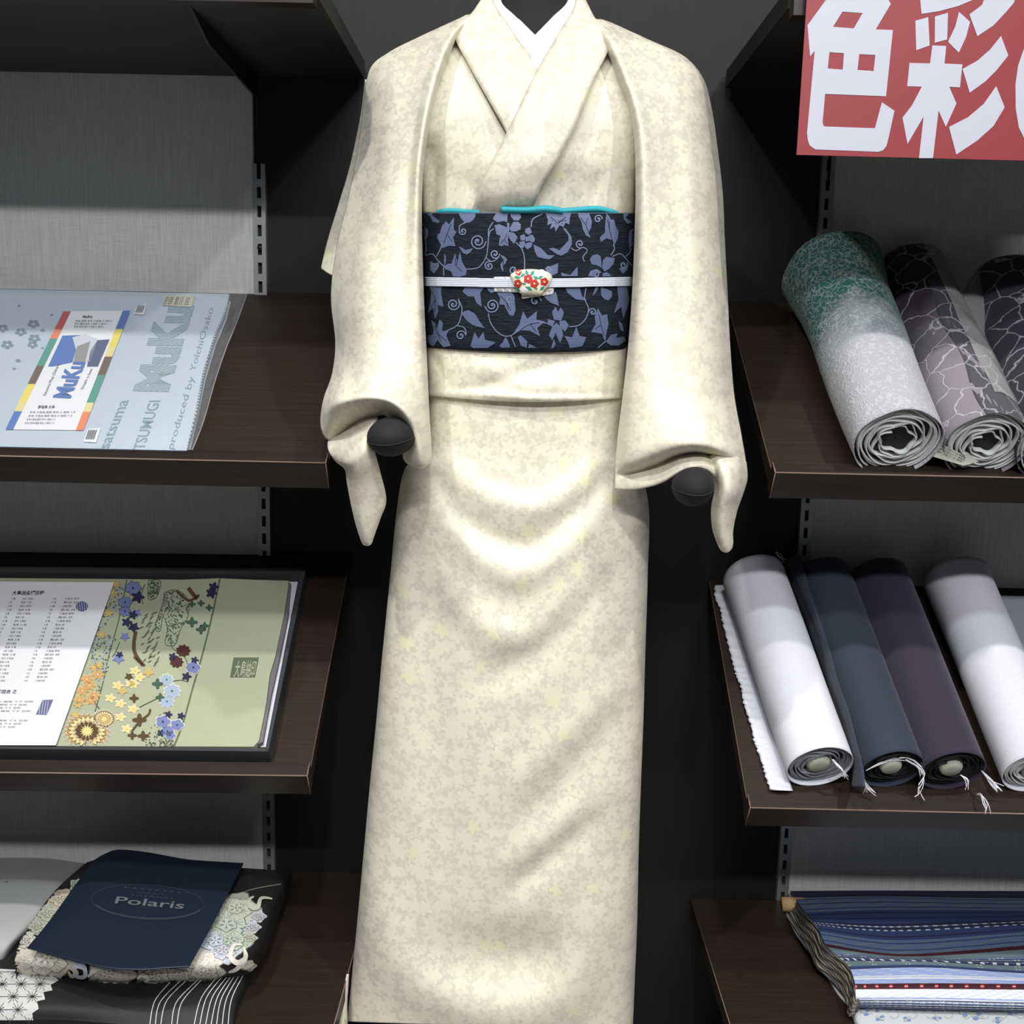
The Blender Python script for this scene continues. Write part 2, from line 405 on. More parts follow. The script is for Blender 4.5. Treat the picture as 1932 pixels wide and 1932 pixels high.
def low(x0, x1, z, lab):
    xi = x0 if abs(x0) < abs(x1) else x1
    t = thing('display_shelf', lab, 'shelf', ((x0+x1)/2, -.2, z-.04))
    b = MB(); b.box((x0, -.46, z-.022), (x1, -.012, z)); b.build('board', 'shelf', t, smooth=False)
    b = MB(); b.box((x0, -.478, z-.04), (x1, -.46, z+.004)); b.build('front_lip', 'lip', t, smooth=False)
    b = MB(); b.tube([(xi, -.46, z), (xi, -.014, z)], .0007, 6); b.build('edge_band', 'edge', t)
    x = (pl+.002 if x0 < 0 else pr+.001)
    b = MB(); b.prism([(x-.0015, -.011, z-.0225), (x-.0015, -.4, z-.0225), (x-.0015, -.4, z-.035), (x-.0015, -.011, z-.1)], (.003, 0, 0)); b.build('bracket', 'steel', t, smooth=False)
low(-1.3, X5, zA, 'flat dark wood bottom shelf on the left holding folded black and floral fabrics')
low(X6, 1.3, zB, 'flat dark wood bottom shelf on the right holding the indigo striped fabric')
FA = Plane((0, 0, zA), (0, 0, 1)); FB = Plane((0, 0, zB), (0, 0, 1))
# hoods above
def hood(x0, x1, z, lab):
    xi = x0 if abs(x0) < abs(x1) else x1
    t = thing('top_shelf', lab, 'shelf', ((x0+x1)/2, -.17, z))
    b = MB(); b.box((x0, -.345, z), (x1, -.012, z+.022)); b.build('board', 'hood', t, smooth=False)
    b = MB(); b.box((x0, -.363, z-.012), (x1, -.345, z+.03)); b.build('front_lip', 'lip', t, smooth=False)
    b = MB(); sg = 1 if xi < 0 else -1
    b.box((min(xi, xi+sg*.001), -.345, z), (max(xi, xi+sg*.001), -.012, z+.022)); b.build('end_band', mat('end_band', (.05, .048, .045) if xi < 0 else (.006, .006, .006), .5), t, smooth=False)
    x = pl+.002 if xi < 0 else pr+.001
    pts = [(485, 250), (484, 185), (393, 85), (360, 15)] if xi < 0 else None
    if pts: pp = [PX(a, c, x) for a, c in pts]
    else: pp = [Vector((x, -.01, z-.12)), Vector((x, -.01, z-.06)), Vector((x, -.2, z-.03)), Vector((x, -.33, z-.02))]
    pp = [Vector((x, min(p.y, -.0125), min(p.z, z-.001))) for p in pp]
    q = pp + [Vector((x, -.33, z-.0005)), Vector((x, -.0125, z-.0005))]
    b = MB(); b.prism([p-Vector((.0015, 0, 0)) for p in q], (.003, 0, 0)); b.build('bracket', 'steel', t, smooth=False)
    return z
zh = PY(300, 145, 0).z
hood(-1.3, XH, zh, 'dark horizontal top shelf on the left, seen from below above the grey panel')
zr = PY(1368, 170, 0).z
hood(XG, 1.3, zr, 'dark horizontal top shelf on the right, behind the red sign')
# red hanging sign
SG = -.372
f1 = xf(1350, 0, 3.3195)
t = thing('hanging_sign', 'red hanging sign with large white characters at top right', 'sign', PY(1720, 300, SG))
x0, x1 = PY(1503, 292, SG), PY(2330, 313, SG)
top = Vector((0, 0, .30))
b = MB(); b.prism([x0, x1, x1+top, x0+top+Vector((.002, 0, 0))], (0, .0012, 0)); b.build('sheet', 'signred', t, smooth=False)
gl = MB()
fn = lambda u, v, off: PY(*f1(u, v), SG-.0004)
shi = [[(720, -40), (960, -40), (1075, -15), (1098, 25), (1003, 184), (1111, 188), (1068, 603), (686, 588), (671, 765), (673, 782), (683, 792), (998, 803), (1042, 640), (1121, 694), (1082, 870), (1070, 915), (1050, 940), (1020, 951), (625, 936), (590, 912), (577, 875), (573, 830), (621, 318), (592, 354), (576, 158)],
       [(795, 73), (921, 82), (866, 178), (736, 168)], [(713, 327), (804, 333), (797, 436), (703, 429)], [(900, 339), (1001, 344), (990, 445), (889, 438)]]
gl.art(shi, fn, 0, 0)
for lp in ([(1277, -60), (1700, -60), (1610, 0), (1520, 38), (1400, 70), (1290, 87)], [(1700, -60), (1890, -60), (1870, 15), (1820, 75), (1740, 160), (1640, 227), (1590, 90), (1670, 30)],
           [(1251, 130), (1332, 107), (1341, 285), (1257, 315)], [(1374, 103), (1456, 80), (1451, 247), (1373, 268)], [(1525, 74), (1594, 137), (1570, 230), (1524, 330), (1456, 262), (1500, 170)],
           [(1358, 284), (1445, 288), (1434, 398), (1546, 403), (1531, 547), (1464, 544), (1509, 648), (1442, 795), (1397, 692), (1362, 990), (1274, 990), (1303, 730), (1202, 902), (1171, 737), (1230, 660), (1292, 543), (1200, 540), (1215, 394), (1343, 397)],
           [(1788, 225), (1834, 347), (1760, 440), (1690, 510), (1592, 581), (1547, 432), (1640, 380), (1720, 310)],
           [(1758, 539), (1811, 672), (1740, 790), (1640, 880), (1508, 968), (1462, 795), (1580, 735), (1680, 650)]):
    gl.art([lp], fn, 0, 0)
no = [(2090, 215), (1990, 240), (1930, 310), (1895, 410), (1878, 530), (1880, 680), (1900, 800), (1940, 880), (2000, 905), (2060, 860), (2110, 760), (2160, 560), (2200, 330), (2260, 480), (2250, 640), (2180, 760), (2230, 860), (2330, 740), (2370, 560), (2340, 380), (2240, 250)]
gl.art([no], fn, 0, 0)
gl.build('characters', 'signwhite', t, smooth=False)
for x in (1560, 1900):
    b = MB(); p = PY(x, 40, SG); b.tube([Vector((p.x, SG-.0, x0.z+.299)), Vector((p.x, SG+.0, zr+.6))], .0006, 6); b.build('hanging_wire', 'alu', t)
# ------------------------------------------------------------------ mannequin
def at(px, py, Y): return PY(px, py, Y)
cx0 = at(1000, 500, -.22)
mq = thing('mannequin', 'black jersey dress form with ball hands wearing the cream kimono', 'mannequin', (cx0.x, -.21, 0))
b = MB()
def ringloft(rows, n=36, mi=0, bb=b):
    g = []
    for c, rx, ry in rows:
        c = Vector(c); g.append([c+Vector((rx*math.cos(2*math.pi*i/n), ry*math.sin(2*math.pi*i/n), 0)) for i in range(n)])
    bb.grid(g, mi, cu=True)
X = cx0.x; ztop = at(1000, 60, -.22).z
rows = [((X, -.215, ztop+.11), .044, .047), ((X, -.215, ztop+.08), .049, .052), ((X, -.215, ztop+.02), .052, .055), ((X, -.218, ztop-.02), .075, .060), ((X, -.222, ztop-.06), .135, .068), ((X, -.225, ztop-.10), .150, .072),
        ((X, -.225, ztop-.2), .125, .078), ((X, -.22, ztop-.32), .10, .072), ((X, -.215, ztop-.45), .118, .080), ((X, -.215, ztop-.55), .12, .08), ((X, -.215, ztop-.60), .09, .06), ((X, -.215, ztop-.62), .001, .001)]
rows = [(c, rx*.80, ry*.9) if c[2] < ztop-.03 else (c, rx, ry) for c, rx, ry in rows]
gg = cr([(c[0], c[1], c[2]) for c, _, _ in rows], 60); g2 = cr([(rx, ry, 0) for _, rx, ry in rows], 60)
ringloft([(p, max(q.x, .001), max(q.y, .001)) for p, q in zip(gg, g2)])
def arm(pts, rad):
    p = cr(pts, 24); r = [v.x for v in cr([(q, 0, 0) for q in rad], 24)]
    b.tube(p, r, 16)
hl, hr = at(738, 824, -.415), at(1307, 917, -.40)
zs = ztop-.085
arm([(X-.09, -.225, zs), (X-.145, -.235, zs-.09), (X-.150, -.26, zs-.24), (hl.x-.012, -.33, hl.z+.07), (hl.x, -.385, hl.z+.012)], [.034, .030, .027, .021, .017])
arm([(X+.09, -.225, zs), (X+.15, -.235, zs-.09), (X+.165, -.26, zs-.24), (hr.x-.005, -.32, hr.z+.09), (hr.x, -.37, hr.z+.012)], [.034, .030, .027, .021, .017])
b.build('body', 'mann', mq)
for h, rx, rz, seam in ((hl, .0245, .0200, .2), (hr, .0215, .021, 0)):
    b = MB(); rot = Matrix.Rotation(R(-6 if seam else 0), 3, 'Y')
    b.ball(h, (rx, .030, rz), 32, rot=rot)
    HB_ = b.build('ball_hand', 'mann', mq)
    b = MB(); b.tube([h+rot @ Vector((rx*1.005*math.cos(a), .0302*math.sin(a), -.004+.002*math.cos(2*a))) for a in [2*math.pi*i/40 for i in range(41)]], .0005, 5); b.build('hand_seam', mat('seam', (.02, .02, .02), .9), HB_)
b = MB(); b.tube([(X, -.215, .02), (X, -.215, ztop-.58)], .013, 16); b.build('stand_pole', 'steel', mq)
b = MB(); b.tube([(X, -.215, 0), (X, -.215, .012)], .14, 40); b.tube([(X, -.215, .012), (X, -.215, .03)], [.03, .016], 20); b.build('stand_base', 'steel', mq)

# ------------------------------------------------------------------ kimono
km = thing('kimono', 'cream silk kimono with woven leaf pattern dressed on the black mannequin', 'kimono', (X, -.22, at(930, 1930, -.33).z))
def loft2(rows, n=90, m=90, disp=None, p=.6):
    """rows (lx,ly,rx,ry,Yc,front,back,sag): closed soft tube"""
    A = cr([(r[0], r[1], 0) for r in rows], n); B = cr([(r[2], r[3], 0) for r in rows], n)
    D = cr([(r[4], r[5], r[6]) for r in rows], n); Sg = cr([(r[7] if len(r) > 7 else 0, 0, 0) for r in rows], n)
    g = []
    for j in range(n):
        row = []
        for i in range(m):
            th = 2*math.pi*i/m; sn = math.sin(th)
            if sn >= -1e-9:
                u = (1-math.cos(th))/2; px = A[j].x+(B[j].x-A[j].x)*u; py = A[j].y+(B[j].y-A[j].y)*u+Sg[j].x*math.sin(math.pi*u)
                Y = D[j].x-D[j].y*(max(sn, 0)**p); dd = disp(px, py) if disp else 0
                row.append(PY(px, py, Y-dd*min(1, sn*3)))
            else:
                u = (1-math.cos(th))/2; px = A[j].x+(B[j].x-A[j].x)*u; py = A[j].y+(B[j].y-A[j].y)*u
                q = PY(px, py, D[j].x); q.y = min(-.012, q.y+D[j].z*((-sn)**p)); row.append(q)
        g.append(row)
    return g
def folds(lines):
    """lines: (pts, width px, amplitude m); valley if negative"""
    L = [([(v.x, v.y) for v in cr([(x, y, 0) for x, y in pts], 24)], w, a) for pts, w, a in lines]
    def f(px, py):
        s = 0
        for P, w, a in L:
            best = 1e9; bt = 0
            for i in range(len(P)-1):
                ax, ay = P[i]; bx, by = P[i+1]; dx, dy = bx-ax, by-ay
                t = max(0, min(1, ((px-ax)*dx+(py-ay)*dy)/(dx*dx+dy*dy+1e-9))); d = math.hypot(px-ax-t*dx, py-ay-t*dy)
                if d < best: best = d; bt = (i+t)/(len(P)-1)
            if best < 3*w: s += a*math.exp(-(best/w)**2)*math.sin(math.pi*min(1, max(0, .08+.84*bt)))
        return s
    return f
# skirt
sk = folds([([(830, 850), (900, 925), (1000, 960), (1090, 915), (1150, 850)], 26, .006),
            ([(815, 930), (880, 1030), (985, 1085), (1090, 1010), (1160, 930)], 30, .008),
            ([(800, 880), (880, 985), (990, 1030), (1090, 965), (1160, 880)], 24, -.007),
            ([(820, 1040), (900, 1170), (990, 1200), (1080, 1120), (1165, 1010)], 34, .008),
            ([(1160, 1060), (1080, 1160), (980, 1250), (900, 1290)], 34, -.007),
            ([(1180, 1330), (1100, 1420), (1020, 1520), (980, 1560)], 36, -.006),
            ([(1190, 1270), (1110, 1350), (1010, 1450), (940, 1480)], 36, .005),
            ([(1130, 1530), (1070, 1590), (1000, 1650), (950, 1690)], 26, -.008),
            ([(1190, 1480), (1110, 1520), (1020, 1590), (940, 1640)], 30, .004),
            ([(790, 1060), (810, 1250), (830, 1450), (850, 1700)], 40, -.005),
            ([(1010, 1380), (940, 1420), (960, 1440)], 14, .002),
            ([(700, 1640), (760, 1830), (920, 1915), (1060, 1880), (1140, 1700)], 50, .013),
            ([(850, 1790), (980, 1800), (1060, 1790)], 55, -.014)])
rows = [(809, 725, 1180, 735, -.245, .085, .085, 0), (809, 790, 1172, 800, -.245, .086, .085, 8), (800, 850, 1178, 850, -.243, .088, .09, 8), (765, 885, 1205, 885, -.240, .092, .09, 6), (750, 960, 1223, 960, -.240, .096, .09, 4),
        (738, 1080, 1221, 1085, -.24, .098, .09, 4), (722, 1240, 1216, 1245, -.24, .098, .09, 4), (712, 1350, 1213, 1352, -.24, .097, .09, 4), (699, 1480, 1208, 1485, -.24, .096, .09, 4),
        (688, 1600, 1204, 1602, -.24, .095, .09, 4), (675, 1740, 1201, 1742, -.24, .094, .09, 4), (663, 1860, 1196, 1862, -.24, .092, .09, 4), (656, 1927, 1193, 1936, -.24, .09, .09, 3)]
b = MB(); b.grid(loft2(rows, 210, 150, sk, .45), cu=True); b.build('skirt', 'silk', km, solid=.0015)
# overlapping front edge of the skirt
e1 = [(812, 752, -.322), (822, 800, -.327), (826, 860, -.331), (824, 930, -.335), (812, 1010, -.335)]
# waist fold
wf = folds([([(830, 745), (900, 735), (1000, 700), (1120, 665)], 16, -.004), ([(850, 690), (930, 700), (1010, 730), (1160, 725)], 18, .003), ([(815, 742), (920, 744), (1020, 752), (1172, 750)], 7, .0035), ([(812, 670), (830, 690), (850, 735)], 10, -.003)])
rows = [(806, 640, 1182, 640, -.245, .092, .088, 10), (806, 690, 1180, 690, -.245, .094, .088, 8), (807, 738, 1176, 742, -.245, .096, .088, 10), (808, 746, 1176, 750, -.245, .093, .088, 9), (810, 742, 1174, 746, -.245, .088, .086, 8)]
b = MB(); b.grid(loft2(rows, 70, 130, wf, .45), cu=True); b.build('waist_fold', 'silk', km, solid=.0015)
# bodice
bf = folds([([(815, 270), (822, 330), (812, 410)], 14, -.014), ([(826, 290), (829, 340), (829, 405)], 6, .004), ([(880, 300), (960, 320), (1060, 300), (1140, 320)], 38, .006),
            ([(1090, 330), (1070, 370), (1060, 410)], 10, .003), ([(1130, 320), (1120, 370), (1115, 410)], 9, -.003), ([(1160, 320), (1165, 370), (1168, 410)], 8, .003),
            ([(870, 330), (900, 370), (905, 405)], 12, -.002), ([(950, 360), (940, 390), (930, 410)], 9, .002),
            ([(960, 190), (1000, 200), (1040, 200)], 90, .006)])
rows = [(905, 20, 1108, 20, -.222, .035, .05, 0), (850, 62, 1150, 62, -.224, .045, .055, 0), (778, 98, 1230, 98, -.228, .062, .065, 0), (740, 150, 1275, 150, -.232, .080, .07, 0), (745, 220, 1270, 220, -.235, .092, .075, 0),
        (775, 290, 1232, 290, -.238, .092, .078, 0), (790, 350, 1205, 350, -.24, .088, .078, 0), (798, 402, 1197, 402, -.242, .084, .08, 0), (806, 460, 1190, 460, -.243, .082, .08, 0)]
BOD = loft2(rows, 110, 140, bf, .5)
b = MB(); b.grid(BOD, cu=True); b.build('bodice', 'silk', km, solid=.0015)
def body_at(px, py):
    """depth of the bodice front at a pixel: nearest front vertex"""
    best = None; bd = 1e9
    for j, r in enumerate(BODP):
        if abs(r[0][1]-py) > 12: continue
        for q in r:
            d = (q[0]-px)**2+(q[1]-py)**2
            if d < bd: bd = d; best = q[2]
    return best if best is not None else -.30
BODP = [[(*proj(r[i]), r[i].y) for i in range(1, 70)] for r in BOD]
def coll_depth(x, y):
    if y > 100: return body_at(x, y)
    a = body_at(x, 102); t = min(1, (100-y)/150); return a*(1-t)+(-.225)*t
def band(inner, outer, off, nu=9, nv=50, puff=.003, th=.002, tuck=0):
    """collar strip laid on the body between two edge curves"""
    a = cr([(x, y, 0) for x, y in inner], nv); c = cr([(x, y, 0) for x, y in outer], nv); g = []
    for j in range(nv):
        row = []
        for i in range(nu):
            u = i/(nu-1); p = a[j].lerp(c[j], u); o_ = off*(1-max(0, min(1, (p.y-tuck)/35))) if tuck else off; row.append([p.x, p.y, coll_depth(p.x, p.y)-o_-puff*math.sin(math.pi*u)])
        g.append(row)
    for _ in range(4):  # relax depth
        for j in range(1, nv-1):
            for i in range(nu): g[j][i][2] = (g[j-1][i][2]+g[j][i][2]*2+g[j+1][i][2])/4
    return [[PY(*q) for q in r] for r in g]
# under collar (white), a thing of its own
hc = thing('white_under_collar', 'white under-collar in a V at the neck inside the cream kimono', 'collar', at(1010, 140, -.30))
b = MB()
b.grid(band([(962, -45), (945, 2), (978, 36), (1010, 68), (1018, 76)], [(940, -45), (922, 2), (960, 62), (1003, 124), (1016, 144)], .006))
b.build('collar_band', 'white', hc, solid=.002)
b = MB(); b.grid(band([(1055, -45), (1072, 0), (1042, 34), (1010, 67), (1000, 78)], [(1078, -45), (1094, 4), (1062, 52), (1018, 128), (1006, 146)], .009))
b.build('collar_band', 'white', hc, solid=.002)
b = MB()
b.grid(band([(958, -45), (930, -2), (972, 68), (1014, 136), (990, 200), (962, 262)], [(935, -40), (893, 24), (858, 62), (884, 122), (925, 195), (957, 252), (950, 265)], .010, 12))
b.build('collar', 'silk', km, solid=.003)
b = MB()
b.grid(band([(1062, -45), (1087, 2), (1052, 68), (1012, 136), (960, 245), (915, 335), (886, 405)], [(1085, -42), (1120, 34), (1153, 75), (1118, 155), (1088, 232), (1050, 305), (1020, 355), (1000, 405)], .016, 12, 80, .004, tuck=368))
b.build('collar', 'silk', km, solid=.003)
# shoulder-to-sleeve drapes
def tube_sheet(rows, back, nu=60, nv=90, mi=0):
    """front sheet from rows plus a rear sheet sharing its outline -> closed soft sleeve"""
    fr = patch(rows, nu, nv); b = MB(); b.grid(fr, mi)
    bk = []
    for r in fr:
        row = []
        for i, p in enumerate(r):
            u = i/(nu-1); q = r[0].lerp(r[-1], u); q.y = min(-.014, q.y+back*math.sin(math.pi*u)**.7); row.append(q)
        bk.append(row)
    return b, fr, bk
L = [  # outer -> inner columns
 [(868, 36, -.235), (872, 34, -.240), (876, 32, -.245), (880, 30, -.250), (885, 29, -.255), (890, 29, -.258), (896, 30, -.258)],
 [(790, 72, -.235), (805, 70, -.255), (820, 68, -.268), (832, 66, -.278), (845, 64, -.290), (856, 62, -.298), (862, 64, -.286)],
 [(735, 100, -.232), (752, 105, -.262), (775, 112, -.285), (795, 115, -.30), (815, 116, -.315), (832, 112, -.325), (842, 112, -.305)],
 [(700, 130, -.230), (718, 145, -.270), (745, 160, -.298), (772, 168, -.312), (795, 172, -.325), (814, 172, -.338), (822, 172, -.315)],
 [(688, 190, -.232), (708, 215, -.278), (735, 228, -.308), (762, 236, -.322), (785, 240, -.332), (800, 240, -.345), (808, 240, -.318)],
 [(680, 260, -.238), (700, 300, -.282), (725, 312, -.315), (752, 316, -.330), (775, 318, -.338), (790, 318, -.350), (797, 318, -.322)],
 [(662, 360, -.250), (682, 400, -.292), (710, 402, -.325), (740, 404, -.342), (768, 406, -.345), (787, 406, -.352), (794, 406, -.325)],
 [(636, 470, -.262), (658, 490, -.305), (690, 495, -.340), (728, 500, -.352), (762, 500, -.352), (787, 502, -.354), (796, 502, -.328)],
 [(626, 560, -.270), (650, 575, -.315), (685, 580, -.352), (725, 582, -.362), (762, 584, -.360), (790, 584, -.356), (799, 584, -.330)],
 [(634, 645, -.280), (655, 655, -.325), (688, 660, -.362), (726, 662, -.374), (764, 662, -.370), (793, 664, -.360), (803, 664, -.334)],
 [(628, 705, -.300), (652, 705, -.345), (688, 708, -.382), (726, 710, -.394), (765, 716, -.388), (796, 728, -.372), (806, 730, -.342)],
 [(612, 752, -.325), (640, 738, -.375), (690, 735, -.412), (730, 740, -.420), (770, 760, -.412), (800, 790, -.388), (809, 790, -.352)],
 [(606, 790, -.340), (632, 760, -.398), (690, 748, -.428), (738, 755, -.434), (776, 788, -.426), (802, 838, -.402), (812, 838, -.360)],
 [(608, 812, -.350), (640, 772, -.400), (695, 757, -.424), (742, 766, -.430), (776, 806, -.420), (796, 874, -.408), (811, 870, -.366)],
 [(616, 826, -.350), (652, 786, -.388), (700, 770, -.405), (742, 780, -.410), (770, 815, -.400), (776, 874, -.395), (796, 880, -.366)],
 [(630, 830, -.345), (664, 800, -.362), (702, 786, -.376), (740, 796, -.385), (762, 822, -.378), (762, 862, -.378), (770, 874, -.362)]]
b, fr, bk = tube_sheet(L, .10, 70, 150)
SLL = b.build('sleeve', 'silk', km, solid=.0022)
b = MB(); b.grid(bk[:125]); b.build('sleeve_back', 'silk', SLL, solid=.0022)
# tail of the sleeve hem falling behind the hand, and the cloth inside the opening
T = [[(640, 800, -.300), (668, 782, -.315), (700, 776, -.335), (722, 780, -.352)],
     [(624, 822, -.330), (652, 810, -.352), (690, 790, -.372), (716, 790, -.386)],
     [(620, 846, -.362), (650, 842, -.385), (686, 815, -.400), (704, 800, -.408)],
     [(634, 868, -.375), (655, 868, -.405), (684, 845, -.418), (700, 830, -.412)],
     [(652, 884, -.380), (670, 884, -.408), (692, 868, -.416), (708, 862, -.404)],
     [(657, 912, -.378), (676, 912, -.398), (700, 904, -.402), (716, 892, -.392)],
     [(664, 950, -.374), (682, 952, -.390), (706, 950, -.392), (727, 942, -.380)],
     [(673, 988, -.370), (686, 990, -.384), (704, 988, -.384), (716, 976, -.374)],
     [(682, 1016, -.368), (690, 1017, -.378), (699, 1016, -.376), (706, 1004, -.370)],
     [(687, 1027, -.368), (692, 1028, -.372), (697, 1027, -.372), (700, 1022, -.369)]]
b = MB(); b.grid(patch(T, 30, 70)); b.build('hem_tail', 'silk', SLL, solid=.003)
# pale rear sheet seen beyond the left sleeve
T = [[(690, 150, -.200), (700, 160, -.215), (720, 160, -.225)], [(681, 220, -.195), (700, 225, -.212), (725, 230, -.225)], [(662, 310, -.190), (690, 315, -.208), (720, 320, -.222)],
     [(640, 385, -.188), (670, 395, -.205), (705, 400, -.222)], [(620, 450, -.188), (650, 465, -.206), (690, 470, -.225)], [(608, 500, -.190), (632, 514, -.208), (670, 515, -.228)], [(608, 506, -.191), (630, 518, -.208), (670, 520, -.228)]]
b = MB(); b.grid(patch(T, 24, 60)); b.build('hanging_panel', 'silk', SLL, solid=.002)
Rr = [  # inner -> outer
 [(1118, 38, -.258), (1123, 37, -.258), (1128, 38, -.255), (1134, 38, -.25), (1140, 40, -.245), (1146, 42, -.24), (1152, 44, -.235)],
 [(1134, 70, -.286), (1144, 66, -.298), (1158, 66, -.290), (1172, 68, -.278), (1188, 70, -.268), (1204, 72, -.255), (1222, 76, -.235)],
 [(1152, 104, -.302), (1164, 104, -.320), (1182, 106, -.312), (1205, 106, -.300), (1232, 102, -.285), (1262, 98, -.262), (1290, 108, -.232)],
 [(1168, 150, -.312), (1182, 152, -.334), (1204, 154, -.326), (1235, 154, -.314), (1272, 148, -.298), (1305, 140, -.270), (1326, 150, -.232)],
 [(1186, 196, -.318), (1198, 200, -.342), (1222, 204, -.334), (1254, 206, -.322), (1292, 206, -.308), (1322, 205, -.280), (1342, 208, -.234)],
 [(1198, 262, -.320), (1209, 264, -.348), (1234, 268, -.340), (1266, 272, -.328), (1304, 272, -.314), (1332, 272, -.286), (1352, 275, -.240)],
 [(1201, 350, -.324), (1212, 352, -.352), (1238, 356, -.346), (1272, 358, -.336), (1308, 360, -.326), (1340, 360, -.296), (1362, 362, -.248)],
 [(1199, 440, -.326), (1210, 440, -.354), (1238, 442, -.353), (1275, 446, -.344), (1312, 448, -.335), (1345, 448, -.305), (1366, 450, -.255)],
 [(1195, 540, -.330), (1208, 540, -.358), (1238, 540, -.361), (1276, 542, -.356), (1315, 544, -.346), (1350, 546, -.318), (1371, 548, -.268)],
 [(1188, 640, -.335), (1202, 640, -.363), (1236, 642, -.372), (1276, 644, -.370), (1318, 646, -.360), (1355, 648, -.332), (1376, 650, -.282)],
 [(1178, 735, -.342), (1194, 736, -.370), (1232, 738, -.385), (1276, 740, -.386), (1322, 742, -.378), (1360, 744, -.350), (1384, 746, -.305)],
 [(1168, 815, -.350), (1188, 814, -.378), (1230, 810, -.398), (1278, 806, -.406), (1326, 806, -.402), (1368, 812, -.376), (1397, 818, -.335)],
 [(1163, 865, -.355), (1186, 862, -.384), (1230, 850, -.404), (1280, 836, -.418), (1330, 836, -.416), (1374, 850, -.392), (1405, 866, -.348)],
 [(1162, 885, -.356), (1190, 880, -.380), (1236, 864, -.396), (1284, 848, -.408), (1330, 847, -.406), (1372, 864, -.386), (1408, 896, -.350)],
 [(1161, 896, -.356), (1196, 890, -.366), (1240, 876, -.372), (1286, 858, -.380), (1330, 856, -.380), (1366, 874, -.372), (1400, 914, -.352)],
 [(1161, 908, -.357), (1200, 903, -.372), (1244, 890, -.384), (1286, 870, -.396), (1326, 866, -.396), (1356, 886, -.384), (1380, 918, -.356)],
 [(1161, 921, -.358), (1202, 921, -.374), (1246, 910, -.388), (1286, 888, -.402), (1322, 882, -.402), (1346, 896, -.390), (1354, 916, -.366)],
 [(1164, 918, -.352), (1202, 914, -.362), (1246, 902, -.368), (1286, 884, -.372), (1320, 878, -.372), (1342, 892, -.366), (1350, 908, -.355)]]
b, fr, bk = tube_sheet(Rr, .10, 70, 170)
SLR = b.build('sleeve', 'silk', km, solid=.0022)
b = MB(); b.grid(bk[:115]); b.build('sleeve_back', 'silk', SLR, solid=.0022)
T = [[(1322, 868, -.374), (1350, 858, -.390), (1385, 862, -.380), (1406, 872, -.350)],
     [(1342, 895, -.380), (1365, 890, -.402), (1390, 896, -.388), (1408, 902, -.352)],
     [(1350, 922, -.376), (1368, 926, -.404), (1386, 928, -.394), (1401, 928, -.360)],
     [(1344, 958, -.374), (1360, 962, -.396), (1376, 962, -.390), (1389, 962, -.366)],
     [(1346, 996, -.372), (1358, 1000, -.388), (1370, 1000, -.384), (1381, 1000, -.368)],
     [(1356, 1026, -.370), (1364, 1029, -.380), (1372, 1029, -.378), (1381, 1024, -.368)],
     [(1362, 1037, -.370), (1367, 1040, -.374), (1373, 1040, -.373), (1379, 1034, -.369)]]
b = MB(); b.grid(patch(T, 30, 60)); b.build('hem_tail', 'silk', SLR, solid=.003)
# ------------------------------------------------------------------ obi
obi = thing('obi_sash', 'navy obi sash with pale blue flowers and vines around the kimono waist', 'sash', (X, -.22, at(1000, 660, -.34).z))
rows = [(796, 400, 1199, 402, -.240, .099, .092, 2), (797, 440, 1198, 442, -.241, .103, .092, 2), (799, 530, 1195, 532, -.242, .105, .092, 2), (802, 620, 1188, 622, -.243, .104, .092, 5), (804, 652, 1182, 655, -.243, .101, .092, 8), (807, 656, 1179, 659, -.243, .093, .088, 7)]
OR = [(r[0], r[1], r[2], r[3], r[4], r[5], r[6], r[7]) for r in rows]
b = MB(); OG = loft2(rows, 60, 150, None, .42); b.grid(OG, cu=True)
OP = [[(*proj(p), p.y) for p in r[1:75]] for r in OG]
def obi_depth(px, py):
    j = 0
    while j < len(OP)-2 and OP[j+1][36][1] < py: j += 1
    best = [0, 0]
    for k in (0, 1):
        r = OP[j+k]
        for i in range(len(r)-1):
            if r[i][0] <= px <= r[i+1][0]:
                t = (px-r[i][0])/(r[i+1][0]-r[i][0]+1e-9); best[k] = r[i][2]*(1-t)+r[i+1][2]*t; break
        else: best[k] = r[0][2] if px < r[0][0] else r[-1][2]
    t = (py-OP[j][36][1])/(OP[j+1][36][1]-OP[j][36][1]+1e-9); t = max(0, min(1, t))
    return best[0]*(1-t)+best[1]*t
fc3 = xf(780, 370, 4.391)
def ofn(u, v, off):
    px, py = fc3(u, v); return PY(px, py, obi_depth(px, py)-off)
